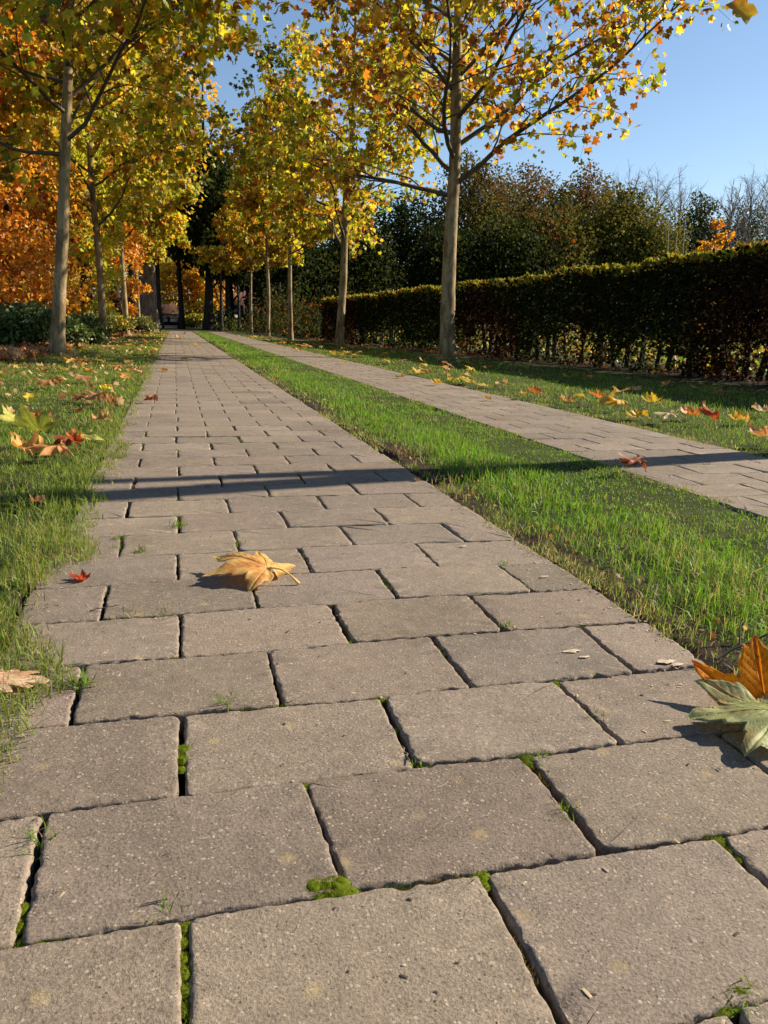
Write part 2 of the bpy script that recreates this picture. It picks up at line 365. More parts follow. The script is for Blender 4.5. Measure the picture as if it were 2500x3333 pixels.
def lay_path(name, xl, nrows, row0, phase, ncols=4, side=1):
    G = Geo()
    for r in range(row0, nrows):
        y0, y1 = (r-1)*D, r*D                      # row r lies below boundary r
        dist = math.hypot(y1+.5, xl+.4)
        lod = 0 if dist < 1.55 else 1 if dist < 3.6 else 2 if dist < 9 else 3
        odd = (r+phase) % 2
        cuts = [xl+.24*k for k in range(ncols+1)] if not odd else [xl]+[xl+.12+.24*k for k in range(ncols)]+[xl+.24*ncols]
        jx = prng.normal(size=len(cuts))*.0022; jy = prng.normal()*.0012
        cuts = [c+dx for c, dx in zip(cuts, jx)]
        for a, b in zip(cuts[:-1], cuts[1:]):
            if lod == 0 and (a > .9): lod_ = 1
            else: lod_ = lod
            ej = prng.normal(size=2)*.001
            paver(G, a, b, y0+jy+ej[0], y1+jy+ej[1], lod_, prng)
    o = G.obj(name, M_PAVER); tag(o, kind='structure'); return o
lay_path('path', P1L, int(PATH_END/D), -2, 0)
lay_path('second_path', P2L, int(PATH_END/D), 3, 1, 3)

# ------------------------------------------------------------------ grass (nobody could count the blades)
def blades(name, X, Y, Z, H, Wd, rng, colf, lean=.45, seg=2, parent=None, mat=None):
    n = len(X); az = rng.uniform(0, 2*np.pi, n); la = rng.uniform(0, 2*np.pi, n); L = np.abs(rng.normal(0, lean, n)).clip(0, 1.3)
    bx, by = np.cos(az)*Wd/2, np.sin(az)*Wd/2
    lx, ly = np.cos(la)*L, np.sin(la)*L
    P = []
    ts = [(0, 1.0), (.45, .85), (.8, .5), (1, 0)] if seg == 3 else [(0, 1.0), (.55, .7), (1, 0)]
    for t, ws in ts:
        cx = X+lx*H*t*t; cyy = Y+ly*H*t*t; cz = Z+H*t*(1-.35*L*t)
        if ws > 0: P += [np.stack([cx-bx*ws, cyy-by*ws, cz], 1), np.stack([cx+bx*ws, cyy+by*ws, cz], 1)]
        else: P += [np.stack([cx, cyy, cz], 1)]
    k = len(P); V = np.stack(P, 1).reshape(-1, 3); b = np.arange(n)[:, None]*k
    q = [b+np.array([[2*s, 2*s+1, 2*s+3, 2*s+2]]) for s in range(len(ts)-2)]; tr = b+np.array([[k-3, k-2, k-1]])
    c = colf(n, rng); C = np.repeat(c, k, 0)
    return mkobj(name, V, [np.concatenate(q), tr], mat or M_GRASS, parent, C)
def grass_col(n, rng, straw=.12, base=((.085, .18, .016), (.22, .34, .035), (.15, .28, .025))):
    base = np.array(base); a = rng.dirichlet([.7]*len(base), n)@base
    s = rng.random(n) < straw; a[s] = np.array([.42, .34, .15])*rng.uniform(.6, 1.1, (s.sum(), 1))
    return a*rng.uniform(.75, 1.2, (n, 1))
grng = np.random.default_rng(5)
def scatter(x0f, x1f, y0, y1, dens, rng):
    """uniform points between two x curves"""
    wmax = 0.0
    yy = np.linspace(y0, y1, 50); lo, hi = min(x0f(yy)), max(x1f(yy)); n = int((hi-lo)*(y1-y0)*dens)
    X = rng.uniform(lo, hi, n); Y = rng.uniform(y0, y1, n)
    ok = (X > x0f(Y)) & (X < x1f(Y))
    # keep what the photograph's view and a step to the side could show
    az = np.arctan2(X, Y+.9); ok &= (az > math.radians(-22)) & (az < math.radians(52))
    return X[ok], Y[ok]
def lawn(name, x0f, x1f, hf, dens0, straw=.1, edge=None, base=None, mats=(), creep=None):
    Vs = []
    for (y0, y1, dens, wd, seg) in ((-.45, 1.2, dens0, .0016, 3), (1.2, 3.2, dens0*.65, .0021, 3), (3.2, 7, dens0*.25, .0036, 2), (7, 14, dens0*.085, .0075, 2), (14, 36.5, dens0*.028, .014, 2)):
        X, Y = scatter(x0f, x1f, y0, y1, dens, grng)
        if len(X) == 0: continue
        p = np.stack([X, Y], 1)
        cl = vnoise(p*9, 21)*.5+vnoise(p*27, 22)*.5      # clumps
        keep = grng.random(len(X)) < np.clip(.72+cl*.75, .12, 1)
        if edge is not None: keep &= grng.random(len(X)) < edge(X, Y)
        X, Y, cl = X[keep], Y[keep], cl[keep]
        H = .88*hf(X, Y)*np.clip(grng.normal(1, .30, len(X)), .3, 2.0)*(1+.35*cl)*(1+.38*vnoise(p[keep]*3.1, 25))
        Z = np.maximum(ground_z(X, Y)-.003, -.006)
        st = np.clip(straw+.30*vnoise(np.stack([X, Y], 1)*5, 31), .02, .6)
        if edge is not None: st = np.clip(st + .5*(1-edge(X, Y)), 0, .8)
        def cf(n, rng, st=st):
            c = grass_col(n, rng, 0) if base is None else grass_col(n, rng, 0, base)
            s = rng.random(n) < st; c[s] = np.array([.36, .30, .14])*rng.uniform(.55, 1.1, (s.sum(), 1)); return c
        Vs.append((X, Y, Z, H, np.full(len(X), wd)*grng.uniform(.7, 1.4, len(X)), seg, cf))
    for (e0, e1, side_) in mats:                      # creeping, half dead mat along the paving
        for (y0, y1, dn, wd) in ((-.4, 1.6, 30000, .0015), (1.6, 4, 12000, .0022), (4, 12, 3500, .005)):
            n_ = int((e1-e0)*(y1-y0)*dn); u = grng.random(n_); Y = grng.uniform(y0, y1, n_); X = (e0+(e1-e0)*u**1.5) if side_ < 0 else (e1-(e1-e0)*u**1.5)
            X = X+rag(Y, int(e0*10)+40, .018); k_ = grng.random(n_) < np.clip(.10+2.2*vnoise(np.stack([X*16, Y*11], 1), 55), 0, 1); X, Y = X[k_], Y[k_]
            def cf(n, rng):
                c = grass_col(n, rng, 0, ((.10, .17, .022), (.28, .33, .05), (.18, .26, .03))); s = rng.random(n) < .38; c[s] = np.array([.50, .42, .22])*rng.uniform(.5, 1.1, (s.sum(), 1)); return c
            Vs.append((X, Y, np.maximum(ground_z(X, Y)-.002, -.004), grng.uniform(.006, .020, len(X)), np.full(len(X), wd), 3, cf))
    if creep is not None:
        for (y0, y1, dn, wd) in ((-.1, 1.3, 46000, .0015), (1.3, 3, 22000, .002)):
            n_ = int(.14*(y1-y0)*dn); Y = grng.uniform(y0, y1, n_); X = creep(Y)+.015-grng.random(n_)*.14
            k_ = grng.random(n_) < np.clip(.45+1.3*vnoise(np.stack([X*22, Y*16], 1), 58), .1, 1)*np.clip((creep(Y)+.015-X)/.03, .15, 1); X, Y = X[k_], Y[k_]
            def cf(n, rng):
                c = grass_col(n, rng, 0, ((.09, .17, .02), (.30, .36, .06), (.18, .27, .03))); s = rng.random(n) < .25; c[s] = np.array([.42, .36, .18])*rng.uniform(.5, 1.1, (s.sum(), 1)); return c
            Vs.append((X, Y, np.maximum(ground_z(X, Y)-.002, -.003), grng.uniform(.008, .030, len(X)), np.full(len(X), wd), 3, cf))
    # join to ONE stuff object
    me_objs = []
    for a in Vs: me_objs.append(blades(name, *a[:5], grng, a[6], .9, a[5]))
    G = Geo()
    for o in me_objs:
        me = o.data; V = np.empty(len(me.vertices)*3, np.float32); me.vertices.foreach_get('co', V); V = V.reshape(-1, 3)
        c = np.empty(len(V)*4, np.float32); me.attributes['Col'].data.foreach_get('color', c); c = c.reshape(-1, 4)[:, :3]
        tot = np.empty(len(me.polygons), np.int32); me.polygons.foreach_get('loop_total', tot)
        vi = np.empty(len(me.loops), np.int32); me.loops.foreach_get('vertex_index', vi)
        nq = int((tot == 4).sum()); G.add(V, [vi[:nq*4].reshape(-1, 4), vi[nq*4:].reshape(-1, 3)], c)
        bpy.data.objects.remove(o); bpy.data.meshes.remove(me)
    o = G.obj(name, M_GRASS); return o
def rag(y, s, a=.02): return vnoise(np.stack([y*6, y*0+s*7.7], 1), s)*a + vnoise(np.stack([y*19, y*0+s*3.1], 1), s+1)*a*.5
EL = lambda y: P1L+.045+rag(y, 3, .035)+.045*np.exp(-((y-.36)/.20)**2)
g1 = lawn('grass', lambda y: litter_edge(y)-.25, EL, lambda x, y: .024+.008*(y < 1.8), 21000, .14, edge=lambda X, Y: np.clip((EL(Y)-X)/.03, .55, 1), base=((.09, .175, .018), (.29, .36, .06), (.18, .28, .03)), mats=((P1L-.05, P1L+.07, -1),), creep=EL)
tag(g1, 'short lawn grass left of the paved path', 'grass', kind='stuff')
g2 = lawn('grass', lambda y: P1R-.012+rag(y, 5, .028), lambda y: P2L+.01+rag(y, 7, .015), lambda x, y: .014+.024*np.sin(np.clip((x-P1R)/.46, 0, 1)*np.pi), 24000, .07,
          edge=lambda X, Y: np.clip((X-P1R-.02+.06*vnoise(np.stack([X*8, Y*5], 1), 77))/.13, .14, 1), base=((.085, .20, .016), (.22, .38, .035), (.145, .30, .025)), mats=((P1R-.025, P1R+.05, 1), (P2L-.05, P2L+.03, 1)))
tag(g2, 'long bright green grass strip between the two paths', 'grass', kind='stuff')
g3 = lawn('grass', lambda y: P2R-.01+rag(y, 9, .02), lambda y: 4.9-.06*y, lambda x, y: .026+0*x, 9000, .08, mats=((P2R-.03, P2R+.06, 1),), edge=lambda X, Y: np.clip((X-P2R)/.05, .3, 1)*np.clip((5.6-.09*Y-X)/.8, .1, 1))
tag(g3, 'short lawn grass right of the second path beside the hedge', 'grass', kind='stuff')

# ------------------------------------------------------------------ trees
LOBES = [(0, 1.0), (7, .86), (14, .76), (24, .62), (34, .74), (46, .92), (54, .78), (64, .64), (76, .56), (90, .62), (104, .66), (120, .48), (142, .32), (172, .10)]
LOBES_S = [(0, 1.0), (22, .62), (46, .90), (74, .54), (104, .64), (150, .26)]
def leaf_template(lobes, droop=.25, fold=.25):
    th, r = np.radians([a for a, _ in lobes]), np.array([b for _, b in lobes])
    ang = np.concatenate([-th[::-1], th[1:]]); rad = np.concatenate([r[::-1], r[1:]])
    x, y = np.sin(ang)*rad, np.cos(ang)*rad
    V = np.stack([x, y, -droop*(y**2) + fold*np.abs(x) - .35*np.abs(x)**2], 1)
    ctr = np.array([[0, .32, 0.0]]); V = np.concatenate([V, ctr]); n = len(ang)
    T = np.stack([np.full(n-1, n), np.arange(n-1), np.arange(1, n)], 1); T = np.concatenate([T, [[n, n-1, 0]]])
    return V, T
TPL_BIG = [leaf_template(LOBES, d, f) for d, f in ((.25, .2), (.5, .45), (.15, -.3), (.7, .15))]
TPL_MID = [leaf_template(LOBES_S, d, f) for d, f in ((.25, .25), (.5, .5), (.6, -.2))]
def oval_template(w=.5, fold=.3, droop=.2):
    V = np.array([[0, 0, 0], [w*.8, .35, fold*w], [w*.55, .75, fold*w*.6-droop*.5], [0, 1, -droop], [-w*.55, .75, fold*w*.6-droop*.5], [-w*.8, .35, fold*w]], float)
    return V, np.array([[0, 1, 2, 3], [0, 3, 4, 5]])
TPL_OVAL = [oval_template(.5, .3, .1), oval_template(.42, -.2, .3)]
TPL_QUAD = [(np.array([[0, 0, 0], [.42, .5, .12], [0, 1, -.1], [-.42, .5, .1]], float), np.array([[0, 1, 2, 3]]))]
def frames(T, rng, spread=None):
    """T (n,3) tip directions -> orthonormal frames x,y(tip),z"""
    T = T/(np.linalg.norm(T, axis=1)[:, None]+1e-9)
    q = rng.normal(size=T.shape); Xa = np.cross(T, q); Xa /= np.linalg.norm(Xa, axis=1)[:, None]+1e-9
    return Xa, T, np.cross(Xa, T)
def leaf_cloud(name, P, T, size, col, tpls, mat, parent, rng, smooth=False):
    n = len(P); Xa, Ya, Za = frames(T, rng); which = rng.integers(len(tpls), size=n); G = Geo()
    for k, (V, F) in enumerate(tpls):
        m = which == k; c = int(m.sum())
        if not c: continue
        s = size[m][:, None, None]
        W = P[m][:, None] + s*(Xa[m][:, None]*V[None, :, 0:1] + Ya[m][:, None]*V[None, :, 1:2] + Za[m][:, None]*V[None, :, 2:3])
        G.add(W.reshape(-1, 3), [(np.arange(c)[:, None, None]*len(V)+F[None]).reshape(-1, F.shape[1])], np.repeat(col[m], len(V), 0))
    return G.obj(name, mat, parent, smooth)
def norm(v): return v/(np.linalg.norm(v)+1e-9)
def path_from(p, d, L, n, rng, up=0.0, wob=.12, sag=0.0):
    pts = [np.array(p, float)]; d = norm(np.array(d, float)); st = L/n
    for k in range(n):
        d = norm(d + rng.normal(size=3)*wob + np.array([0, 0, up - sag*(k/n)]))
        pts.append(pts[-1]+d*st)
    return np.array(pts)
PAL = {'green': (.15, .23, .022), 'ygreen': (.46, .50, .035), 'yellow': (.78, .58, .05), 'gold': (.74, .43, .035), 'orange': (.48, .17, .018), 'rust': (.28, .09, .015), 'brown': (.20, .085, .03)}
def leaf_cols(P, rng, weights, scale=1.2, seed=0, cen=None):
    names = list(weights); W = np.array([weights[k] for k in names]); C = np.array([PAL[k] for k in names])
    n = len(P); lg = np.log(W)[None]+np.stack([vnoise(P*scale+17*i, seed+i)*1.3 for i in range(len(names))], 1)+rng.gumbel(size=(n, len(names)))*.75
    c = C[np.argmax(lg, 1)]; c2 = C[rng.integers(len(names), size=n)]
    a = rng.uniform(0, .3, (n, 1)); c = c*(1-a)+c2*a
    return c*rng.uniform(.75, 1.2, (n, 1))
def plane_tree(base, seed, H, z0, R, lean, r0, nl, nleaf, weights, lsize, tpls, label, sides=12, group='plane trees lining the two paths', asym=(0, 0), low=0.0, tilt=.16, lr=None, drop=1.0, balls=0):
    rng = np.random.default_rng(seed); root = empty('plane_tree', base)
    zz = np.linspace(-.05, H*.97, 22); t = zz.clip(0)/H
    wx = vnoise(np.stack([zz*.7, zz*0+seed], 1), 1)*.045*np.minimum(zz.clip(0), 1); wy = vnoise(np.stack([zz*.7, zz*0+seed+9], 1), 2)*.045*np.minimum(zz.clip(0), 1)
    tp = np.stack([lean[0]*zz+wx, lean[1]*zz+wy, zz], 1)
    tr = r0*(1-.93*t)**.85; tr *= 1+.35*np.exp(-zz.clip(0)/.12)
    G = Geo()
    # denser rings, slight bumps
    zf = np.linspace(-.05, H*.97, 90); tpf = np.stack([np.interp(zf, zz, tp[:, k]) for k in range(3)], 1); rf = np.interp(zf, zz, tr)*(1+.03*vnoise(np.stack([zf*6, zf*0+seed], 1), 4))
    G.tube(tpf, rf, sides); G.obj('trunk', M_BARK, root)
    A = []; AD = []
    for i in range(nl):
        f = i/max(nl-1, 1); z = z0+(H*.93-z0)*f**1.05; az = i*2.3999+rng.uniform(-.4, .4)+seed
        prof = (1-.75*f)*(.82+.3*rng.random())
        if f < .12: prof *= .9
        d2 = np.array([math.cos(az), math.sin(az)]); L = R*prof*(1+asym[0]*d2[0]+asym[1]*d2[1])
        el = math.radians(24+26*f+rng.uniform(-8, 8)) - low*(1-f) + tilt*d2[0]*(1-f)
        p0 = np.array([np.interp(z, zz, tp[:, k]) for k in range(3)]); rr = min(np.interp(z, zz, tr)*.45, .009+.011*L)
        n = 9; pts = path_from(p0, (d2[0]*math.cos(el), d2[1]*math.cos(el), math.sin(el)), L, n, rng, .05, .10, .07)
        G = Geo(); G.tube(pts, np.linspace(rr, rr*.18, n+1), 7)
        n2 = max(3, int(L*3.6))
        for k in range(n2):
            s = .16+.82*(k+rng.random()*.6)/n2; s = min(s, .98); x = s*n; i0 = int(x); p = pts[i0]+(pts[min(i0+1, n)]-pts[i0])*(x-i0)
            dd = norm(pts[min(i0+1, n)]-pts[i0]); side = (-1)**k; lat = norm(np.cross(dd, [0, 0, 1]))*side
            d = norm(dd*.65+lat*rng.uniform(.5, 1.0)+np.array([0, 0, rng.uniform(-.25, .55)]))
            L2 = (.35+.42*(1-s))*min(L, 2.6)*rng.uniform(.6, 1.15); m = 6; q = path_from(p, d, L2, m, rng, .02, .16, .12)
            G.tube(q, np.linspace(rr*.42*(1-.5*s), .003, m+1), 5, cap=False)
            n3 = max(2, int(L2*6))
            for kk in range(n3):
                s3 = .2+.8*(kk+.5)/n3; x3 = s3*m; i3 = min(int(x3), m-1); p3 = q[i3]+(q[i3+1]-q[i3])*(x3-i3)
                d3 = norm((q[i3+1]-q[i3])+rng.normal(size=3)*.75*np.linalg.norm(q[1]-q[0])*1.2); L3 = rng.uniform(.15, .5)
                e = path_from(p3, d3, L3, 3, rng, 0, .2, .1); G.tube(e, [.0035, .003, .0022, .0014], 3, cap=False)
                for u in (.35, .7, 1.0, 1.0):
                    o = e[0]+(e[-1]-e[0])*u; A.append(o+rng.normal(size=3)*.04); AD.append(d3)
            for u in np.linspace(.5, 1, 4): A.append(q[int(u*m)]+rng.normal(size=3)*.03); AD.append(d)
        G.obj('limb', M_LIMB, root)
    A = np.array(A); AD = np.array(AD)
    rad_ = np.hypot(A[:, 0]-lean[0]*A[:, 2], A[:, 1]-lean[1]*A[:, 2]); kp = rng.random(len(A)) < np.clip((rad_-.35)/(R*.40), .06, 1); A, AD = A[kp], AD[kp]
    idx = rng.permutation(len(A))
    if len(idx) < nleaf: idx = np.concatenate([idx, rng.integers(len(A), size=nleaf-len(idx))])
    idx = idx[:nleaf]; P = A[idx]+rng.normal(size=(nleaf, 3))*.075; d = AD[idx]
    T = d*.5+rng.normal(size=(nleaf, 3))*.45+np.array([0, 0, -.65*drop])
    P = P + T/np.linalg.norm(T, axis=1)[:, None]*.05
    col = leaf_cols(P, rng, weights, 1.3, seed)
    leaf_cloud('crown', P, T, rng.uniform(.6, 1.25, nleaf)*lsize, col, tpls, M_LEAF, root, rng)
    for b in range(balls):
        G = Geo(); a = A[rng.integers(len(A))]; ln = rng.uniform(.05, .12)
        G.tube([a, a-np.array([.005, 0, ln])], [.0012, .0012], 4)
        u = np.linspace(0, np.pi, 7); G.tube(np.stack([0*u+a[0], 0*u+a[1], a[2]-ln-.014+.014*np.cos(u)], 1), .0145*np.sin(u)+.0004, 8)
        G.obj('seed_ball', M_TWIG, root)
    tag(root, label, 'tree', group); return root
WY = dict(green=.20, ygreen=.34, yellow=.18, gold=.12, orange=.07, rust=.06, brown=.04)
WO = dict(green=.15, ygreen=.25, yellow=.16, gold=.14, orange=.13, rust=.12, brown=.06)
WG = dict(green=.28, ygreen=.42, yellow=.18, gold=.08, orange=.03, rust=.01)
R1 = plane_tree((4.0, 11.0, 0), 3, 7.6, 2.3, 3.72, (-.018, .0), .118, 27, 7000, WO, .080, TPL_BIG,
     'largest plane tree right of the second path, thick bare trunk, thin yellow and rust crown', 20, asym=(.17, 0), low=.14, tilt=.14, balls=10)
R2 = plane_tree((3.50, 16.9, 0), 8, 8.3, 2.0, 3.1, (.045, 0), .092, 22, 8000, WY, .080, TPL_BIG,
     'second nearest plane tree of the right row, trunk leaning slightly right before the low hedge', 12)
R3 = plane_tree((3.14, 22.0, 0), 12, 7.2, 2.3, 2.0, (.0, 0), .070, 15, 6500, WO, .095, TPL_MID,
     'third plane tree of the right row, slim straight trunk left of the hedge end', 9)
L1 = plane_tree((-1.47, 10.5, 0), 22, 7.4, 2.4, 3.3, (.105, .02), .087, 27, 11000, WY, .080, TPL_BIG,
     'thickest plane tree of the left row, spotted pale trunk nearest the camera on the left', 16, asym=(.24, -.02))
L2 = plane_tree((-1.41, 16.8, 0), 31, 8.8, 2.2, 2.9, (-.012, 0), .078, 23, 9800, WY, .078, TPL_BIG,
     'second plane tree of the left row, thin trunk with a slight bend', 11, asym=(-.1, 0))
L3 = plane_tree((-1.36, 24.0, 0), 37, 7.0, 2.6, 2.2, (-.015, 0), .085, 13, 6500, WY, .095, TPL_MID,
     'third plane tree of the left row, standing against the brown leaf litter bank', 8)
k3, kr = kids(L3), kids(R3)
L4 = copy_tree(L3, (-1.30, 31.0, 0), 2.1, .95, k3); tag(L4, 'pale thin plane tree just left of the big furrowed trunk', 'tree')
R4 = copy_tree(R3, (3.16, 28.0, 0), 1.9, 1.0, kr); tag(R4, 'fourth plane tree of the right row, bright lit trunk edge, counted from the front', 'tree')
R5 = copy_tree(R3, (3.13, 34.0, 0), 3.9, .95, kr); tag(R5, 'farthest plane tree of the right row, near the dark trunks', 'tree')
R0 = plane_tree((3.75, 2.24, 0), 44, 7.8, 4.4, 1.9, (.02, .0), .095, 9, 700, WY, .14, TPL_BIG,
     'plane tree outside the right edge, one leaf hanging in the sky corner', 12, asym=(.55, .1))
# a long thin shoot of that tree that carries the single leaf against the sky
def sky_twig():
    rng = np.random.default_rng(7); tip = at(1612, 6, 4.6); a = np.array([3.83, 2.27, 4.3])-np.array([3.75, 2.24, 0]); b = tip-np.array([3.75, 2.24, 0])
    u = np.linspace(0, 1, 10)[:, None]; pts = a+(b-a)*u; pts[:, 2] += np.sin(u[:, 0]*np.pi)*.35
    G = Geo(); G.tube(pts, np.linspace(.014, .0022, 10), 6); G.obj('limb', M_LIMB, R0)
    z = np.linspace(1.62, 3.3, 8); G = Geo(); G.tube(np.stack([.06+.02*(z-1.6), .06+.17*np.clip((z-1.62)/.9, 0, 1)*.62+.02*(z-1.6), z], 1), np.linspace(.050, .020, 8), 8); G.obj('limb', M_LIMB, R0)
    P = b[None]+np.array([[0, 0, -.01]]); V, F = TPL_BIG[1]
    dn = norm(np.array([-.5, .1, -.55])); xa = norm(np.cross(dn, _F)+np.array([0, 0, .25])); xa = norm(xa-dn*xa.dot(dn)); za = np.cross(xa, dn)
    W = P+.15*(xa[None]*V[:, 0:1]+dn[None]*V[:, 1:2]+za[None]*V[:, 2:3])
    G = Geo(); G.add(W, [F], np.array([(.55, .36, .04) if v[0] > -.1 else (.42, .17, .03) for v in V])); G.obj('leaf', M_LEAF, R0)
sky_twig()

# ---- crowns of the woods: clouds of leaves on irregular lobes
def crown_points(rng, lobes, n, shell=.55, clump=0.0):
    w_ = np.array([l[3]*l[4]*l[5] for l in lobes])**.75; w_ = w_/w_.sum(); k = rng.choice(len(lobes), n, p=w_)
    d = rng.normal(size=(n, 3)); d /= np.linalg.norm(d, axis=1)[:, None]
    r = (shell+(1-shell)*rng.random(n))*(1+.22*vnoise(d*2.2+k[:, None]*3.3, 9)+.10*vnoise(d*6+k[:, None], 10))
    L = np.array(lobes); P = L[k, :3]+d*r[:, None]*L[k, 3:6]
    if clump:
        v = vnoise(P*clump, 12)+.6*vnoise(P*clump*2.3, 13); ok = v > -.15; P, d = P[ok], d[ok]
    return P, d
def wood_tree(name, base, seed, H, R, zlow, n, cols, lsize, tpls, mat, label, cat='tree', group=None, trunk_r=.18, bark=None, squash=1.0, nl=9, clump=1.1, drop=-.3, conical=0.0, nlimb=5, scale=3.0, asym=0.0):
    rng = np.random.default_rng(seed); root = empty(name, base); bark = bark or M_DARKBARK
    zz = np.linspace(-.1, H*.93, 12); tp = np.stack([vnoise(np.stack([zz*.3, zz*0+seed], 1), 3)*.08*np.minimum(zz.clip(0)/2, 1), vnoise(np.stack([zz*.3, zz*0+seed+5], 1), 3)*.08*np.minimum(zz.clip(0)/2, 1), zz], 1)
    G = Geo(); G.tube(tp, trunk_r*(1-.9*zz.clip(0)/H)*(1+.6*np.exp(-zz.clip(0)/(trunk_r*1.6))), 10); G.obj('trunk', bark, root)
    lobes = []
    for i in range(nl):
        f = (i+.5)/nl; z = zlow+(H-zlow)*f; az = i*2.4+seed; rr = R*((1-f)**.6 if conical else math.sin(np.clip(.18+.80*f, 0, 1)*np.pi)**.6)
        off = rr*rng.uniform(.25, .6); s = max(rr*rng.uniform(.5, .75), .25)
        lobes.append((math.cos(az)*off+asym*off, math.sin(az)*off, z, s, s, s*squash*rng.uniform(.55, .9)*(1.0)))
    for i in range(nlimb):
        l = lobes[(i*2) % nl]; p0 = tp[int(min(10, 2+i*8/nlimb))]; e = np.array(l[:3]); u = np.linspace(0, 1, 6)[:, None]
        pts = p0+(e-p0)*u; pts[:, 2] -= np.sin(u[:, 0]*np.pi)*.25; pts[1:-1] += rng.normal(size=(4, 3))*.08
        G = Geo(); G.tube(pts, np.linspace(trunk_r*.35, .02, 6), 6); G.obj('limb', bark, root)
    P, d = crown_points(rng, lobes, n, .35, clump)
    P[:, 2] = np.maximum(P[:, 2], .06+rng.random(len(P))*.1)
    T = d*.6+rng.normal(size=P.shape)*.6+np.array([0, 0, drop])
    cols = dict(cols); names = list(cols); W = np.array([cols[k] for k in names]); C = np.array([PAL[k] if isinstance(k, str) else k for k in names])
    lg = np.log(W)[None]+np.stack([vnoise(P*(2.2/scale)+31*i+seed, i)*1.6 for i in range(len(names))], 1)+rng.gumbel(size=(len(P), len(names)))*.6
    c = C[np.argmax(lg, 1)]*rng.uniform(.7, 1.25, (len(P), 1))
    leaf_cloud('crown', P, T, rng.uniform(.5, 1.6, len(P))*lsize, c, tpls, mat, root, rng)
    return tag(root, label, cat, group)
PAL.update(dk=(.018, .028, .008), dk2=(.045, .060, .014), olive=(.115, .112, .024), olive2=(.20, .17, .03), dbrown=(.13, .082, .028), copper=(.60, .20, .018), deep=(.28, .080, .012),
           amber=(.70, .34, .025), lemon=(.60, .54, .045), ivy=(.075, .12, .030), ivyl=(.19, .24, .08), rose=(.30, .12, .06))
BE = 'orange and yellow beech wood on the left'
BF = .72
BT = [  # px, Y, H, R, zlow, n, colours, label
 ((-110, 12.8), 5.8, 1.9, .5, 19000, dict(copper=.45, deep=.2, amber=.25, gold=.1), 'copper orange beech at the far left edge above the evergreen shrub', .085),
 ((10, 17.5), 8.5, 2.1, .5, 24000, dict(copper=.45, deep=.12, amber=.33, gold=.1), 'tall copper beech behind the thickest left plane tree', .10),
 ((190, 21.5), 5.4, 1.15, .25, 12000, dict(lemon=.32, ygreen=.30, gold=.25, amber=.13), 'yellow green beech with boughs down to the shrubs, between the two nearest left plane trees', .10),
 ((150, 28.0), 11.5, 3.2, 2.5, 15000, dict(amber=.35, gold=.3, copper=.3, ygreen=.05), 'tall amber beech behind the yellow green one', .14),
 ((255, 29.0), 5.6, 1.05, .6, 9000, dict(amber=.4, copper=.35, gold=.2, lemon=.05), 'orange beech low behind the third left plane tree', .12),
 ((60, 34.0), 14.5, 4.0, 4, 14000, dict(copper=.4, amber=.3, gold=.2, deep=.1), 'tallest orange beech far back on the left', .17),
 ((290, 39.0), 12.0, 2.6, 4.2, 12000, dict(ygreen=.3, gold=.3, lemon=.2, olive=.2), 'yellow olive tree behind the big furrowed trunk', .15),
]
for k, ((px, Y), H, R, zl, n, cols, lab, ls) in enumerate(BT):
    b = at(px, 720, Y)
    wood_tree('beech_tree', (b[0], Y, 0), 60+k, H, R, zl, int(n*1.7), cols, ls*BF, TPL_OVAL, M_BEECH, lab, group=BE, trunk_r=.16+.006*H, nl=14, clump=1.4, nlimb=6)
# big furrowed trunk at the end of the left row
b = gnd(324, 713)
wood_tree('oak_tree', (at(324, 713, 33.0)[0], 33.0, 0), 81, 12.5, 3.6, 5.0, 12000, dict(olive=.3, ygreen=.25, gold=.3, olive2=.15), .15, TPL_OVAL, M_BEECH,
          'broad furrowed grey trunk of an old tree at the end of the left row', trunk_r=.30, bark=M_OAKBARK, nl=10, nlimb=6)

# dark trees that close the end of the path
DK = dict(dk=.5, dk2=.4, olive=.1)  # near-black leaf colours carry the shade on the side facing the camera
ENDT = [  # px, Y, H, R, zlow, n, cols, trunk r, name, label
 (452, 44, 13.0, 2.3, 3.0, 15000, DK, .26, 'conifer', 'tall dark conifer closing the view behind the end of the path'),
 (500, 49, 9.5, 2.4, 3.2, 9000, DK, .2, 'conifer', 'dark conifer right of the tall one, behind the slim right row'),
 (392, 47, 11.0, 1.8, 3.8, 7000, dict(olive=.4, rose=.25, dk2=.35), .17, 'bare_topped_tree', 'straight dark trunk standing before the orange tree and the barn'),
 (340, 43, 12.0, 2.6, 3.4, 9000, DK, .26, 'dark_tree', 'black trunk and shaded crown right beside the furrowed trunk'),
 (478, 42, 8.0, 1.7, 3.4, 4000, DK, .10, 'dark_tree', 'slim black trunk first to the right of the tall conifer'),
 (492, 45, 8.4, 1.8, 3.3, 4500, DK, .15, 'dark_tree', 'shaded tree second to the right of the tall conifer'),
 (516, 43, 7.2, 1.5, 3.2, 3500, dict(dk=.4, dk2=.3, olive=.3), .08, 'dark_tree', 'thin pole like tree before the brick house'),
 (535, 47, 8.0, 2.3, 2.6, 6000, DK, .18, 'dark_tree', 'shaded tree left of the fifth right plane tree'),
 (563, 50, 8.6, 2.6, 2.0, 8000, DK, .2, 'dark_tree', 'shaded tree seen between the fourth and fifth right plane trees'),
 (600, 46, 7.6, 2.6, 1.6, 9000, DK, .2, 'dark_tree', 'shaded tree between the third and fourth right plane trees'),
]
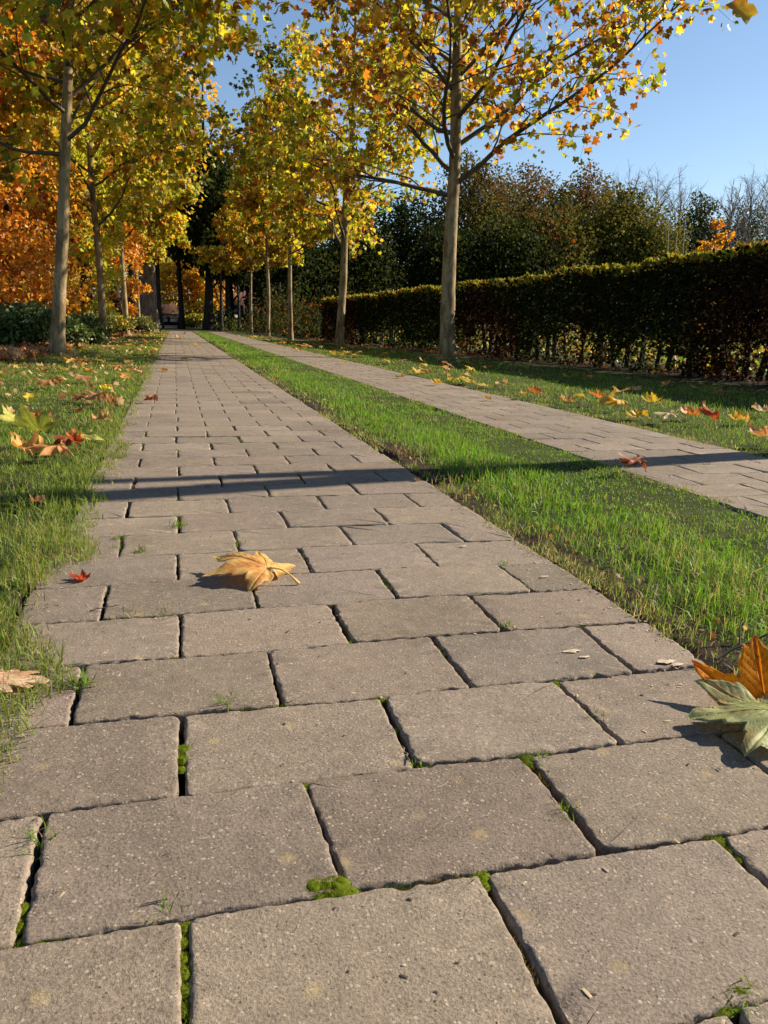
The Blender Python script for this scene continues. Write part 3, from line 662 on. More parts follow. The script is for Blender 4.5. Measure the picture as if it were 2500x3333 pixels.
for k, (px, Y, H, R, zl, n, cols, tr_, nm, lab) in enumerate(ENDT):
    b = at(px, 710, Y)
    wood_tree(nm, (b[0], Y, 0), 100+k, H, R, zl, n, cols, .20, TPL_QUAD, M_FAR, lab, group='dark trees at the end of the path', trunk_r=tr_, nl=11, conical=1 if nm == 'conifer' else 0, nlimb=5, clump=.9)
wood_tree('maple_tree', (at(410, 700, 60)[0], 60, 0), 131, 6.2, 3.1, 1.3, 11000, dict(amber=.35, lemon=.3, orange=.15, olive2=.2), .22, TPL_OVAL, M_BEECH,
          'golden and orange tree glowing in front of the tiled barn roof', trunk_r=.14, nl=10, nlimb=5, clump=.8, bark=M_BARK)

# woods on the right behind the hedge
RW = [  # px centre, top y, Y, half width px, cols, n, label, name
 (1010, 330, 56, 120, dict(olive=.3, dk2=.3, dbrown=.4), 16000, 'tall brownish tree behind the largest right plane tree', 'wood_tree'),
 (1130, 345, 60, 110, dict(dbrown=.5, rose=.15, olive=.35), 16000, 'brown crowned tree, highest point of the wood right of the largest plane tree', 'wood_tree'),
 (1250, 352, 55, 115, dict(deep=.07, dbrown=.43, olive=.5), 16000, 'rusty brown broad tree in the middle of the right wood', 'wood_tree'),
 (1180, 450, 48, 100, dict(dbrown=.2, olive=.4, deep=.06, dk2=.34), 12000, 'low olive tree with a rusty patch, above the middle of the hedge', 'wood_tree'),
 (1080, 470, 47, 110, dict(dk=.4, dk2=.4, olive=.2), 12000, 'dark green bushy tree right of the largest plane trunk', 'wood_tree'),
 (1330, 405, 50, 105, dict(olive=.5, olive2=.3, dk2=.2), 15000, 'olive green broad tree left of the gap in the skyline', 'wood_tree'),
 (1405, 480, 52, 80, dict(olive=.45, dk2=.45, olive2=.1), 10000, 'green shrubby tree below the bare twigged tree', 'wood_tree'),
 (1490, 405, 62, 60, dict(dk2=.6, olive=.25, dbrown=.15), 9000, 'narrow dark tree rising left of the skyline notch', 'wood_tree'),
 (1600, 440, 66, 110, dict(dk2=.5, dbrown=.3, olive=.2), 12000, 'dusky wood tree at the right edge of the skyline', 'wood_tree'),
 (1480, 540, 46, 80, dict(olive=.5, dk2=.5), 8000, 'pale green shrub tree left of the small orange tree', 'wood_tree'),
 (1640, 520, 48, 90, dict(olive=.5, dk2=.35, olive2=.15), 9000, 'olive bush tree above the raised right end of the hedge', 'wood_tree'),
 (760, 480, 52, 100, DK, 11000, 'black shaded tree above the far end of the hedge', 'wood_tree'),
 (860, 420, 54, 110, DK, 12000, 'black shaded tree left of the largest plane trunk', 'wood_tree'),
 (680, 520, 50, 90, DK, 10000, 'shaded tree behind the third right plane tree', 'wood_tree'),
 (1290, 392, 64, 90, dict(dbrown=.5, olive=.5), 7000, 'brown tree showing between the broad ones of the right wood', 'wood_tree'),
 (1070, 380, 66, 100, dict(dbrown=.5, dk2=.5), 8000, 'brown green tree far behind the largest plane crown', 'wood_tree'),
 (1195, 395, 50, 70, dict(dk2=.5, olive=.35, dbrown=.15), 6000, 'narrow green tree in the middle of the right wood', 'wood_tree'),
 (1375, 470, 47, 60, dict(olive=.4, dk2=.6), 5000, 'small dark green tree under the leftmost bare one', 'wood_tree'),
 (1545, 470, 68, 70, dict(dk2=.7, dbrown=.3), 6000, 'low dusky tree at the bottom of the skyline notch', 'wood_tree'),
 (960, 500, 46, 90, DK, 10000, 'dark low tree directly behind the largest plane trunk', 'wood_tree'),
]
for k, (px, top, Y, hw, cols, n, lab, nm) in enumerate(RW):
    b = at(px, 690, Y); H = at(px, top, Y)[2]; R = abs(at(px+hw, 600, Y)[0]-at(px, 600, Y)[0])*1.15
    wood_tree(nm, (b[0], Y, 0), 200+k, H*.97, R, .3, int(n*2.0), cols, .17, TPL_QUAD, M_FAR, lab, group='wood beyond the hedge', trunk_r=.2, nl=18, nlimb=6, clump=0, squash=1.3, scale=4.5)
b = at(1538, 600, 34)
wood_tree('young_tree', (b[0], 34, 0), 240, at(1538, 466, 34)[2], 1.05, .5, 1900, dict(amber=.6, orange=.25, gold=.15), .17, TPL_OVAL, M_BEECH, 'small young tree with orange leaves before the skyline notch', group=None, trunk_r=.05, nl=9, clump=0, bark=M_TWIG)

def bare_tree(base, seed, H, label, spread=.9, dens=1.0):
    rng = np.random.default_rng(seed); root = empty('bare_tree', base); G = Geo()
    zz = np.linspace(0, H*.85, 9); tp = np.stack([vnoise(np.stack([zz*.2, zz*0+seed], 1), 3)*.4, 0*zz, zz], 1)
    G.tube(tp, .16*(1-.85*zz/H), 6); G.obj('trunk', M_GREYBARK, root); G = Geo()
    for i in range(int(26*dens)):
        f = (i+.5)/(26*dens); z = H*(.25+.6*f); az = i*2.4; el = .75+.4*rng.random(); L = H*.40*(1-.45*f)*rng.uniform(.7, 1.1)
        p0 = np.array([np.interp(z, zz, tp[:, 0]), 0, z]); d = np.array([math.cos(az)*math.cos(el)*spread, math.sin(az)*math.cos(el)*spread, math.sin(el)])
        q = path_from(p0, d, L, 6, rng, .04, .1); G.tube(q, np.linspace(.045, .010, 7), 4, cap=False)
        for k in range(9):
            x = 1.2+4.6*k/9; j = int(x); e = path_from(q[j], norm(q[j+1]-q[j])+rng.normal(size=3)*.5, L*.38*rng.uniform(.6, 1.1), 4, rng, .06, .12); G.tube(e, np.linspace(.018, .007, 5), 3, cap=False)
            for kk in range(4):
                e2 = path_from(e[1+kk % 3], norm(e[2]-e[1])+rng.normal(size=3)*.6, L*.2, 2, rng, .05, .1); G.tube(e2, [.009, .007, .005], 3, cap=False)
    G.obj('branches', M_GREYBARK, root); tag(root, label, 'tree', 'bare trees on the right skyline'); return root
M_GREYBARK = mat_simple('grey_bark', (.13, .105, .085), .9, .2, 5)
for k, (px, top, Y, lab) in enumerate([(1395, 372, 68, 'bare grey tree left of the skyline notch, leftmost of the bare ones'), (1445, 385, 70, 'bare grey tree close behind the narrow dark tree'),
        (1590, 378, 66, 'bare tree with upright twigs just right of the skyline notch'), (1640, 366, 62, 'bare tree at the right edge of the skyline'), (1340, 368, 72, 'bare twiggy tree showing over the olive tree'), (1560, 395, 60, 'shortest bare tree right beside the notch')]):
    bare_tree((at(px, 690, Y)[0], Y, 0), 300+k, at(px, top, Y)[2]*1.02, lab)
# slender pale stems in front of the right wood
for k, (px, top, Y) in enumerate([(1425, 480, 44), (1462, 470, 44), (1448, 500, 43)]):
    b = at(px, 690, Y); H = at(px, top, Y)[2]; G = Geo(); z = np.linspace(0, H, 8)
    G.tube(np.stack([b[0]+.15*np.sin(z*.5+k), np.full(8, Y)+0*z, z], 1), np.linspace(.05, .015, 8), 6); o = G.obj('sapling', mat_simple('pale_stem', (.30, .26, .20), .8), None)
    tag(o, ['leftmost', 'rightmost', 'middle'][k]+' of the three slender pale stems left of the small orange tree', 'sapling', 'pale saplings before the wood')
# feathery evergreen boughs seen against the gap of sky
wood_tree('cypress', (at(585, 600, 52)[0], 52, 0), 411, at(585, 100, 52)[2]+1.2, 3.0, 6.5, 9000, dict(dk2=.4, olive=.45, ivyl=.15), .26, TPL_QUAD, M_FAR, 'feathery evergreen whose tip shows in the gap of sky between the rows', trunk_r=.25, nl=12, clump=.7, nlimb=7, squash=.6)

# ------------------------------------------------------------------ hedge
def hedge():
    rng = np.random.default_rng(71); root = empty('hedge', (5.3, 6, 0))
    o = np.array([5.3, 6, 0])
    xf = lambda y: 5.86-.088*y                        # face towards the paths
    top = lambda y: np.where(y < 6.35, 1.27, 1.22-.010*(y-6.35))+.032*vnoise(np.stack([y*2.2, y*0], 1), 3)+.024*vnoise(np.stack([y*9, y*0], 1), 4)+.02*vnoise(np.stack([y*30, y*0], 1), 5)
    Ps, Ts, Cs, Ss = [], [], [], []
    for (y0, y1, n, s) in ((2.6, 9, 52000, .046), (9, 16, 30000, .055), (16, 21.6, 16000, .07)):
        y = rng.uniform(y0, y1, n); f = rng.random(n)
        zt = top(y); z = zt*(1-(rng.random(n)**1.35)); u = rng.random(n); dep = np.where(rng.random(n) < .62, u**2.2*.22, u*.68)
        # sparse lower part with holes between the stems
        hole = vnoise(np.stack([y*2.6, z*3.2], 1), 14)+.5*vnoise(np.stack([y*7, z*7, dep*4], 1), 15)
        lowf = np.clip((z-.18)/.42, 0, 1)
        ok = rng.random(n) < np.where(z > .62, 1.0, np.clip(lowf*1.1+hole*1.0+.26, 0.14, 1)*.95)
        bul = .035*vnoise(np.stack([y*3, z*3], 1), 16)
        x = xf(y)+dep+bul
        P = np.stack([x, y, z], 1)[ok]; m = len(P)
        T = rng.normal(size=(m, 3))*.7+np.array([-.25, 0, .1]); T[P[:, 2] > zt[ok]-.08] += np.array([0, 0, .9])
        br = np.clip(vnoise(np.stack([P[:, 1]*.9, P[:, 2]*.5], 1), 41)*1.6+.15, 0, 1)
        C1 = np.array([.018, .026, .006]); C2 = np.array([.034, .015, .007]); tpc = np.array([.24, .25, .025])  # shade on the face and sun on the top put into leaf colour
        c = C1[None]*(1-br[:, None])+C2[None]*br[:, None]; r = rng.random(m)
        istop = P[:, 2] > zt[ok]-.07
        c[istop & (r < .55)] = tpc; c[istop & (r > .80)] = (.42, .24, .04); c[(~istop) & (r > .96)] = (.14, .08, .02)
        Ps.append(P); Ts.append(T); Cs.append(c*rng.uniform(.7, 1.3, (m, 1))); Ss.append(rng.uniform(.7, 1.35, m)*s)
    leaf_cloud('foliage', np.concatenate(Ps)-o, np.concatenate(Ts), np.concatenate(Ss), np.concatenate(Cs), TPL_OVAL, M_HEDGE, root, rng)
    y = 3.0
    k = 0
    while y < 21.4 and k < 96:
        x = xf(y)+.33+rng.normal()*.05; lean = rng.normal()*.16; r = rng.uniform(.016, .042)
        z = np.linspace(-.03, .98, 7); G = Geo()
        pts = np.stack([x+rng.normal()*.06*z, y+lean*z+.02*np.sin(z*7+k), z], 1)-o; G.tube(pts, r*(1-.55*z.clip(0)), 7)
        for q in range(4):
            j = 2+q; e = path_from(pts[j], (rng.normal()*.6, rng.choice([-1, 1])*rng.uniform(.4, 1), .8), rng.uniform(.2, .45), 4, rng, .05, .2); G.tube(e, np.linspace(r*.4, .003, 5), 4, cap=False)
        G.obj('stem', M_DARKBARK, root); y += rng.uniform(.12, .34)*(1 if y < 12 else 1.5); k += 1
    tag(root, 'long clipped beech hedge running beside the right lawn, dark face, sunlit top', 'hedge')
hedge()

# sunlit border plants behind the hedge (seen through its holes)
def ground_cover(name, label, x0f, x1f, y0, y1, n, h, cols, s, seed, mat, tpls, cat):
    rng = np.random.default_rng(seed); Y = rng.uniform(y0, y1, n); X = x0f(Y)+(x1f(Y)-x0f(Y))*rng.random(n)
    hh = h*np.clip(.55+.9*vnoise(np.stack([X*1.1, Y*1.1], 1), seed), .1, 1.4); Z = rng.random(n)**.8*hh+.01
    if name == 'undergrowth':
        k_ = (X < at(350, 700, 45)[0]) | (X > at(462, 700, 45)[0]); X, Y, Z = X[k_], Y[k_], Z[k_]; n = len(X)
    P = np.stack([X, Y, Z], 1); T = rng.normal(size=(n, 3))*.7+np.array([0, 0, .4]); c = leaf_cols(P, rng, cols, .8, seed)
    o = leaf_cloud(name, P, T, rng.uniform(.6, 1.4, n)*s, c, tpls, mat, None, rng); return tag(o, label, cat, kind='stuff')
PAL.update(wgreen=(.11, .20, .025), wlight=(.24, .32, .05), pinky=(.30, .17, .13))
ground_cover('border_plants', 'sunlit green and reddish garden plants glimpsed through the hedge', lambda y: 6.9-.07*y, lambda y: 11.5+0*y, 5, 26, 16000, .5, dict(wgreen=.4, wlight=.3, gold=.12, pinky=.1, deep=.08), .07, 77, M_BEECH, TPL_OVAL, 'plants')
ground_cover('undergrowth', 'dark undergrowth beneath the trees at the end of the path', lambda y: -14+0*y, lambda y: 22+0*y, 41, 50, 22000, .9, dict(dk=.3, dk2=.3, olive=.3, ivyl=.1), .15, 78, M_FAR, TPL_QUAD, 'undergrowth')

ground_cover('undergrowth', 'dark thicket added beyond the clipped hedge, tree shade put into its colour', lambda y: 4.2-.02*y, lambda y: 10+0*y, 23.5, 41, 22000, 1.5, dict(dk=.6, dk2=.35, deep=.05), .10, 79, M_FAR, TPL_QUAD, 'undergrowth')  # added where the trees' shade lies, that shade painted as dark leaves
def far_wood(label, pts, h, n, cols, s_, seed):
    rng = np.random.default_rng(seed); pts = np.array(pts, float); k = rng.integers(len(pts)-1, size=n); u = rng.random(n)[:, None]
    b = pts[k]*(1-u)+pts[k+1]*u; hh = h*(.78+.22*vnoise(b*.22, seed)+.12*vnoise(b*.9, seed+1)); z = rng.random(n)**.8*hh; P = np.stack([b[:, 0]+rng.normal(size=n)*.8, b[:, 1]+rng.normal(size=n)*1.6, z], 1)
    c = leaf_cols(P, rng, cols, .35, seed); o = leaf_cloud('distant_woods', P, rng.normal(size=(n, 3)), rng.uniform(.5, 1.5, n)*s_, c, TPL_QUAD, M_FAR, None, rng); tag(o, label, 'woods', kind='stuff')
far_wood('dark far off wood closing the horizon beyond the barn', [(-60, 96), (-20, 92), (10, 90), (60, 92)], 9.0, 42000, dict(dk=.4, dk2=.4, olive=.15, deep=.05), .38, 5)
far_wood('far off russet wood filling in behind the beeches on the left', [(-34, 44), (-20, 48), (-7.5, 50)], 8.0, 26000, dict(deep=.4, copper=.2, dbrown=.3, dk2=.1), .22, 6)
# shrubs on the left bank
def shrub(base, seed, H, R, n, cols, s, label, name='evergreen_shrub'):
    rng = np.random.default_rng(seed); root = empty(name, base); lobes = []
    for i in range(7): a = i*2.4; q = R*rng.uniform(.2, .6); sz = R*rng.uniform(.4, .6); lobes.append((math.cos(a)*q, math.sin(a)*q, H*rng.uniform(.3, .68), sz, sz, H*.35))
    P, d = crown_points(rng, lobes, n, .45); P[:, 2] = np.maximum(P[:, 2], .03)
    T = d*.8+rng.normal(size=P.shape)*.5
    c = leaf_cols(P, rng, cols, 2.0, seed); leaf_cloud('foliage', P, T, rng.uniform(.6, 1.3, len(P))*s, c, TPL_OVAL, M_IVY, root, rng)
    for i in range(5): G = Geo(); e = path_from((rng.normal()*.08, rng.normal()*.08, 0), (rng.normal()*.4, rng.normal()*.4, 1), H*.7, 5, rng); G.tube(e, np.linspace(.02, .006, 6), 5); G.obj('stem', M_DARKBARK, root)
    tag(root, label, 'shrub', 'evergreen shrubs on the left bank')
IV = dict(ivy=.55, ivyl=.25, dk2=.2)
for k, (px, Y, H, R, n, lab) in enumerate([(20, 11.6, .92, .85, 6500, 'leftmost glossy evergreen shrub above the brown leaf litter'), (90, 13.2, .70, .75, 5000, 'low glossy shrub just left of the thickest left trunk'),
      (165, 15.0, .75, .7, 4500, 'shrub behind the white leaning stake'), (205, 19.5, .8, .8, 4500, 'shrub seen between the stake and the second left trunk'), (245, 24, .9, .8, 4000, 'shrub just right of the second left trunk'), (290, 31, .9, .9, 3500, 'shrub near the pale thin plane tree')]):
    shrub((at(px, 740, Y)[0], Y, 0), 500+k, H*.70, R*.9, n, IV if k < 3 else dict(ivy=.35, ivyl=.25, olive2=.3, gold=.1), .062+.002*k, lab)
G = Geo(); a = gnd(157, 737); a = at(157, 737, 13.6); G.tube([(a[0], 13.6, 0), (a[0]-.07, 13.6, .42)], [.016, .014], 8); o = G.obj('stake', mat_simple('weathered_wood', (.52, .48, .40), .8), None)
tag(o, 'thin whitish stake leaning before the shrubs right of the thickest left trunk', 'stake')

# ------------------------------------------------------------------ fallen leaves
FL = [(0, 1.0), (5, .88), (9, .86), (13, .70), (18, .70), (24, .50), (30, .60), (35, .64), (40, .80), (46, .93), (51, .80), (55, .74), (61, .60), (67, .60), (76, .42), (84, .50), (90, .52), (97, .60), (104, .68), (110, .55), (120, .42), (130, .40), (142, .28), (158, .18), (176, .05)]
OAK = [(0, 1.0), (7, .88), (12, .60), (17, .80), (24, .78), (28, .44), (36, .58), (46, .56), (52, .32), (66, .40), (82, .34), (92, .20), (120, .16), (176, .05)]
M_LEAFR = M_FALLEN
def fallen_mesh(name, rng, size, col, vein, curl, bend, ripple, shape=FL, back=None, rings=7, petiole=True, fine=0):
    """blade on a polar grid so it can curl; returns mesh; petiole included"""
    th, r = np.radians([a for a, _ in shape]), np.array([b for _, b in shape])
    ang = np.concatenate([-th[::-1], th[1:]]); rad = np.concatenate([r[::-1], r[1:]])*(1+rng.normal(size=2*len(th)-1)*.03)
    if fine:
        t_ = np.arange(len(ang)); tt = np.linspace(0, len(ang)-1, (len(ang)-1)*fine+1); ang = np.interp(tt, t_, ang); rad = np.interp(tt, t_, rad)*(1+rng.normal(size=len(tt))*.006)
    n = len(ang); vm = np.min(np.abs(np.degrees(ang)[:, None]-np.array([0, 46, -46, 104, -104])[None]), 1) < (1.3 if fine else 3.5)
    V = [np.zeros((1, 3))]; C = [np.array([vein])]; sd_ = seed_of(rng)
    for k in range(1, rings+1):
        f = (k/rings)**.85; x, y = np.sin(ang)*rad*f, np.cos(ang)*rad*f
        z = ripple*(vnoise(np.stack([x*2.6, y*2.6], 1)+sd_, 3)*.15*f + .035*np.sin(ang*9+sd_[0, 0])*f*f) + np.where(vm, -.010, .012)*(f < .98)
        V.append(np.stack([x, y, z], 1))
        c = np.tile(np.array(col), (n, 1)); c = c*(1+.20*vnoise(np.stack([x*3, y*3], 1)+5, 8)[:, None]); 
        edge = np.array(back if back is not None else col)*.8; c = c*(1-f**3*.5)+edge*f**3*.5
        if fine:
            dA = ang[:, None]-np.radians([0, 46, -46, 104, -104])[None]; q_ = np.argmin(np.abs(dA), 1); dv = np.abs(dA[np.arange(n), q_]); R_f = rad*f
            s_ = (R_f*np.cos(dv)-1.15*R_f*np.sin(dv))*9.0; on_ = (np.abs(s_-np.floor(s_)-.5) < .085) & (R_f*np.sin(dv) < .26)
            V[-1][on_, 2] -= .006; c[on_] = np.array(vein)*.45+c[on_]*.55; c = c*(1+.10*vnoise(np.stack([x*13, y*13], 1)+sd_, 12)[:, None])
            bl = vnoise(np.stack([x*7, y*7], 1)+sd_+9, 13); m_ = np.clip((bl-.15)/.6, 0, 1)[:, None]; c = c*(1-m_*(1-np.array([.80, .62, .55])))
        c[vm] = np.array(vein)*.6+c[vm]*.4; C.append(c)
    V = np.concatenate(V); C = np.concatenate(C)
    tr = np.stack([np.zeros(n-1, int), 1+np.arange(n-1), 2+np.arange(n-1)], 1)
    q = np.concatenate([np.stack([1+(k-1)*n+np.arange(n-1), 1+k*n+np.arange(n-1), 2+k*n+np.arange(n-1), 2+(k-1)*n+np.arange(n-1)], 1) for k in range(1, rings)])
    hexa = []
    # bend about two axes
    def bendx(V, k):
        if abs(k) < 1e-3: return V
        x, z = V[:, 0].copy(), V[:, 2].copy(); W = V.copy(); R_ = 1/k; W[:, 0] = (R_-z)*np.sin(x*k); W[:, 2] = R_-(R_-z)*np.cos(x*k); return W
    V[:, 1] -= .4; V = bendx(V, curl); V = V[:, [1, 0, 2]]; V = bendx(V, bend); V = V[:, [1, 0, 2]]
    if petiole:
        m = 9; u = np.linspace(0, 1, m); o_ = V[0]; zmin = V[:, 2].min(); e = rng.uniform(-.18, .18)
        pts = np.stack([o_[0]+e*u**2, o_[1]-.55*u, o_[2]+(zmin+.03-o_[2])*u+.10*np.sin(u*np.pi)], 1); pr = np.linspace(.015, .012, m); pr[-1] = .027; pr[-2] = .022
        G = Geo(); G.tube(pts, pr, 6); base = len(V); V = np.concatenate([V]+G.V); C = np.concatenate([C, np.tile(np.array(vein), (len(V)-base, 1))])
        q = np.concatenate([q, G.P[4][0]+base]); hexa = [G.P[6][0]+base]
    V = V*size; V[:, 2] -= V[:, 2].min()
    me = mkmesh(name, V, [tr, q]+hexa, C); me.materials.append(M_LEAFR); return me
def seed_of(rng): return rng.uniform(0, 50, 2)[None]
def curl_sign(rng): return rng.choice([-1, 1])
def place_leaf(me, x, y, rz, tx=0., ty=0., z=None, name='fallen_leaf'):
    o = link(bpy.data.objects.new(name, me)); o.rotation_euler = (tx, ty, rz)
    R_ = o.rotation_euler.to_matrix(); co = np.empty(len(me.vertices)*3, np.float32); me.vertices.foreach_get('co', co); co = co.reshape(-1, 3)
    lz = (co@np.array(R_).T)[:, 2].min(); o.location = (x, y, (.002 if z is None else z)-lz); return o
def place_basis(me, base, ydir, zdir, off=.4, size=.1):
    y = norm(np.array(ydir, float)); z = np.array(zdir, float); z = norm(z-y*z.dot(y)); x = np.cross(y, z); o = link(bpy.data.objects.new('fallen_leaf', me))
    p = np.array(base, float)+y*off*size; o.matrix_world = Matrix([[x[0], y[0], z[0], p[0]], [x[1], y[1], z[1], p[1]], [x[2], y[2], z[2], p[2]], [0, 0, 0, 1]]); return o
hr = np.random.default_rng(19)
tan, tanv = (.50, .27, .085), (.58, .42, .14)
# 1: the tan leaf in the middle of the path
me = fallen_mesh('fallen_leaf', np.random.default_rng(4), .118, (.62, .36, .11), (.74, .54, .20), -.5, -.55, .75, rings=44, fine=4)
o = place_leaf(me, .116, .846, math.radians(50), math.radians(7), math.radians(-2), -.001); tag(o, 'tan yellow plane leaf with raised lobes lying alone in the middle of the path', 'leaf', 'fallen leaves')
# 2: the orange leaf standing up at the right edge, and the green one under it
fr = norm(np.array([-.66, -.75, 0])); up = np.array([0, 0, 1.]); rt = norm(np.cross(up, fr)); yb = norm(up*.62-fr*.78)
me = fallen_mesh('fallen_leaf', hr, .118, (.90, .34, .012), (.34, .07, .01), .35, .25, .5, back=(.74, .34, .012), rings=44, petiole=False, fine=4); me.materials[0] = M_GLOW
o = place_basis(me, (.682, .178, -.002), yb*math.cos(.24)-rt*math.sin(.24), fr+up*.9, .4, .118); tag(o, 'bright orange plane leaf standing half upright at the right path edge', 'leaf', 'fallen leaves')
me = fallen_mesh('fallen_leaf', hr, .116, (.26, .28, .10), (.42, .42, .19), -.25, -.35, .8, back=(.46, .46, .22), rings=44, petiole=False, fine=4)
o = place_leaf(me, .634, .166, math.radians(74), math.radians(-2), math.radians(-3)); tag(o, 'pale green curled plane leaf lying under the bright orange one', 'leaf', 'fallen leaves')
# 3: small red one, left path edge
me = fallen_mesh('fallen_leaf', hr, .030, (.42, .05, .012), (.30, .04, .01), 1.6, .6, .4, rings=6, petiole=False)
o = place_leaf(me, -.172, .872, 1.0, .25, 0); tag(o, 'small bright red leaf at the left edge of the path, level with the tan leaf', 'leaf', 'fallen leaves')
# 4: pale oak leaf
me = fallen_mesh('fallen_leaf', hr, .076, (.62, .42, .26), (.70, .52, .34), -.25, -.25, .6, OAK, rings=30, petiole=False, fine=3)
o = place_leaf(me, gnd(28, 1486)[0], gnd(28, 1486)[1], math.radians(-96), math.radians(-2), math.radians(6), .008); tag(o, 'pale pinkish oak leaf on the grass at the left edge', 'leaf', 'fallen leaves')
# cluster on the left lawn and other leaves that stand out: px, py, size, colour, rz, (curl, bend), tilt, label
SP = [
 (70, 965, .17, (.26, .30, .05), 2.7, (.9, .4), (.95, .3), 'large olive green leaf standing on edge at the left border, among tan ones'),
 (20, 935, .15, (.40, .38, .07), 1.4, (1.4, .5), (.4, .2), 'yellow green leaf at the left border behind the olive green one'),
 (75, 912, .15, (.50, .22, .06), 1.2, (2.0, .9), (.2, .1), 'tan folded leaf behind the olive green leaf on the left lawn'),
 (45, 985, .15, (.56, .30, .08), .6, (2.2, .6), (.3, .1), 'tan crumpled leaf at the left border in front of the olive green one'),
 (105, 988, .12, (.50, .22, .07), 1.7, (1.6, .8), (.1, 0), 'flat orange brown leaf leading right from the tan crumpled one'),
 (160, 972, .10, (.42, .09, .02), .3, (2.4, 1.2), (.6, .2), 'bright red curled leaf of the left lawn cluster'),
 (200, 962, .12, (.42, .42, .08), -1.2, (1.0, .8), (.25, .1), 'yellow green leaf right of the red curled one, near the path edge'),
 (135, 968, .10, (.22, .05, .02), 2.0, (2.4, 1.0), (.1, 0), 'dark red brown leaf tucked left of the red curled one'),
 (212, 915, .11, (.48, .26, .10), 2.3, (2.4, .5), (.2, .3), 'tan cupped leaf standing near the path edge behind the red cluster'),
 (320, 866, .10, (.34, .12, .05), 1.5, (2.8, 1.0), (.2, 0), 'rusty rolled leaf on the left edge of the path'),
 (200, 872, .13, (.42, .20, .08), 1.3, (2.4, .6), (.2, 0), 'brown folded leaf on the left lawn, middle of three in a line'),
 (240, 878, .10, (.40, .17, .06), .4, (2.6, .8), (.5, .2), 'brown upright curled leaf on the left lawn, rightmost of three in a line'),
 (165, 868, .11, (.34, .13, .05), 1.9, (2.0, .6), (.1, 0), 'dark brown leaf on the left lawn, leftmost of three in a line'),
 (95, 838, .17, (.40, .19, .07), 1.5, (1.6, .4), (.1, 0), 'long brown leaf heap lying left on the lawn below the thickest trunk'),
 (95, 806, .09, (.30, .10, .03), .7, (2.6, .9), (.3, 0), 'small dark red brown leaf straight below the thickest left trunk'),
 (187, 808, .11, (.55, .28, .03), 1.4, (1.8, .6), (.2, 0), 'orange and yellow leaf on the left lawn right below the thickest trunk'),
 (225, 845, .10, (.60, .48, .03), 1.2, (1.6, .6), (.2, 0), 'bright yellow leaf on the left lawn with a tan tip'),
 (297, 810, .12, (.54, .32, .10), 1.6, (1.4, .5), (.1, 0), 'tan yellow leaf on the lawn touching the left edge of the path'),
 (352, 800, .10, (.50, .27, .07), 1.7, (1.4, .7), (.1, 0), 'tan leaf on the far left edge of the path'),
 (1352, 1020, .105, (.28, .08, .035), 1.45, (2.4, .7), (.25, 0), 'dark red brown leaf on the middle grass strip beside the shadow band'),
 (1150, 858, .14, (.42, .15, .05), 1.2, (2.4, .8), (.3, 0), 'rusty curled leaf at the near edge of the right lawn, left of the others'),
 (1220, 872, .13, (.46, .27, .10), 1.6, (2.0, .6), (.2, 0), 'tan leaf on the edge of the right lawn next to the rusty curled one'),
 (1285, 872, .14, (.50, .20, .04), 1.2, (2.2, .6), (.5, 0), 'orange brown leaf standing up on the right lawn edge'),
 (1325, 885, .15, (.58, .34, .03), 1.8, (2.0, .6), (.2, 0), 'golden wavy leaf on the right lawn, left of the yellow arched one'),
 (1400, 880, .17, (.62, .44, .04), 1.5, (2.0, .5), (.3, 0), 'large bright yellow arched leaf on the right lawn'),
 (1370, 905, .14, (.55, .36, .05), 1.6, (1.6, .5), (.1, 0), 'yellow leaf lying right on the edge of the second path'),
 (1480, 905, .14, (.55, .20, .04), 1.3, (2.4, 1.0), (.3, 0), 'orange leaf left of the crumpled red one on the right lawn'),
 (1515, 915, .13, (.45, .08, .015), .7, (2.8, 1.4), (.7, .2), 'crumpled orange red leaf standing on the right lawn'),
 (1430, 912, .15, (.50, .40, .20), 1.5, (1.2, .5), (.1, 0), 'pale tan leaf flat on the edge of the right lawn before the red one'),
 (1590, 915, .13, (.58, .34, .05), 1.1, (2.0, .7), (.2, 0), 'orange yellow leaf at the right border of the lawn'),
 (1640, 900, .15, (.50, .36, .20), 1.4, (2.0, .7), (.3, 0), 'pale tan leaf behind the orange yellow one near the right border'),
 (1635, 955, .15, (.50, .27, .12), 1.5, (2.4, .6), (.2, 0), 'brown and pale folded leaf at the right border beside the second path'),
 (940, 830, .13, (.58, .36, .05), 1.5, (1.8, .6), (.2, 0), 'yellow orange leaf at the edge of the second path below the largest trunk'),
 (1010, 806, .13, (.60, .42, .05), 1.6, (1.8, .7), (.3, 0), 'bright yellow leaf on the right lawn just right of the largest trunk'),
 (1048, 862, .09, (.46, .30, .14), 1.6, (2.0, .7), (.2, 0), 'tan leaf lying on the second path near its right edge'),
 (590, 802, .07, (.46, .33, .12), 1.2, (2.0, .8), (.2, 0), 'pale tan leaf sitting on the middle grass strip'),
 (75, 1090, .045, (.48, .24, .12), 1.2, (2.0, .8), (.2, 0), 'small tan leaf in the shaded grass left of the path'),
 (897, 1031, .03, (.42, .22, .12), 1.2, (2.0, .8), (.2, 0), 'tiny tan leaf scrap at the right path edge below the shadow band'),
]
for (px, py, s, c, rz, (cu, be), (tx, ty), lab) in SP:
    p = gnd(px, py, .012); me = fallen_mesh('fallen_leaf', hr, s*.66, c, tuple(np.minimum(np.array(c)*1.25+.03, .7)), cu*1.15*hr.choice([1, -1]), be*1.1, 1.5, rings=7)
    on = 0 if (P1L < p[0] < P1R or P2L < p[0] < P2R) else .014
    o = place_leaf(me, p[0], p[1], rz, tx, ty, on); tag(o, lab, 'leaf', 'fallen leaves')
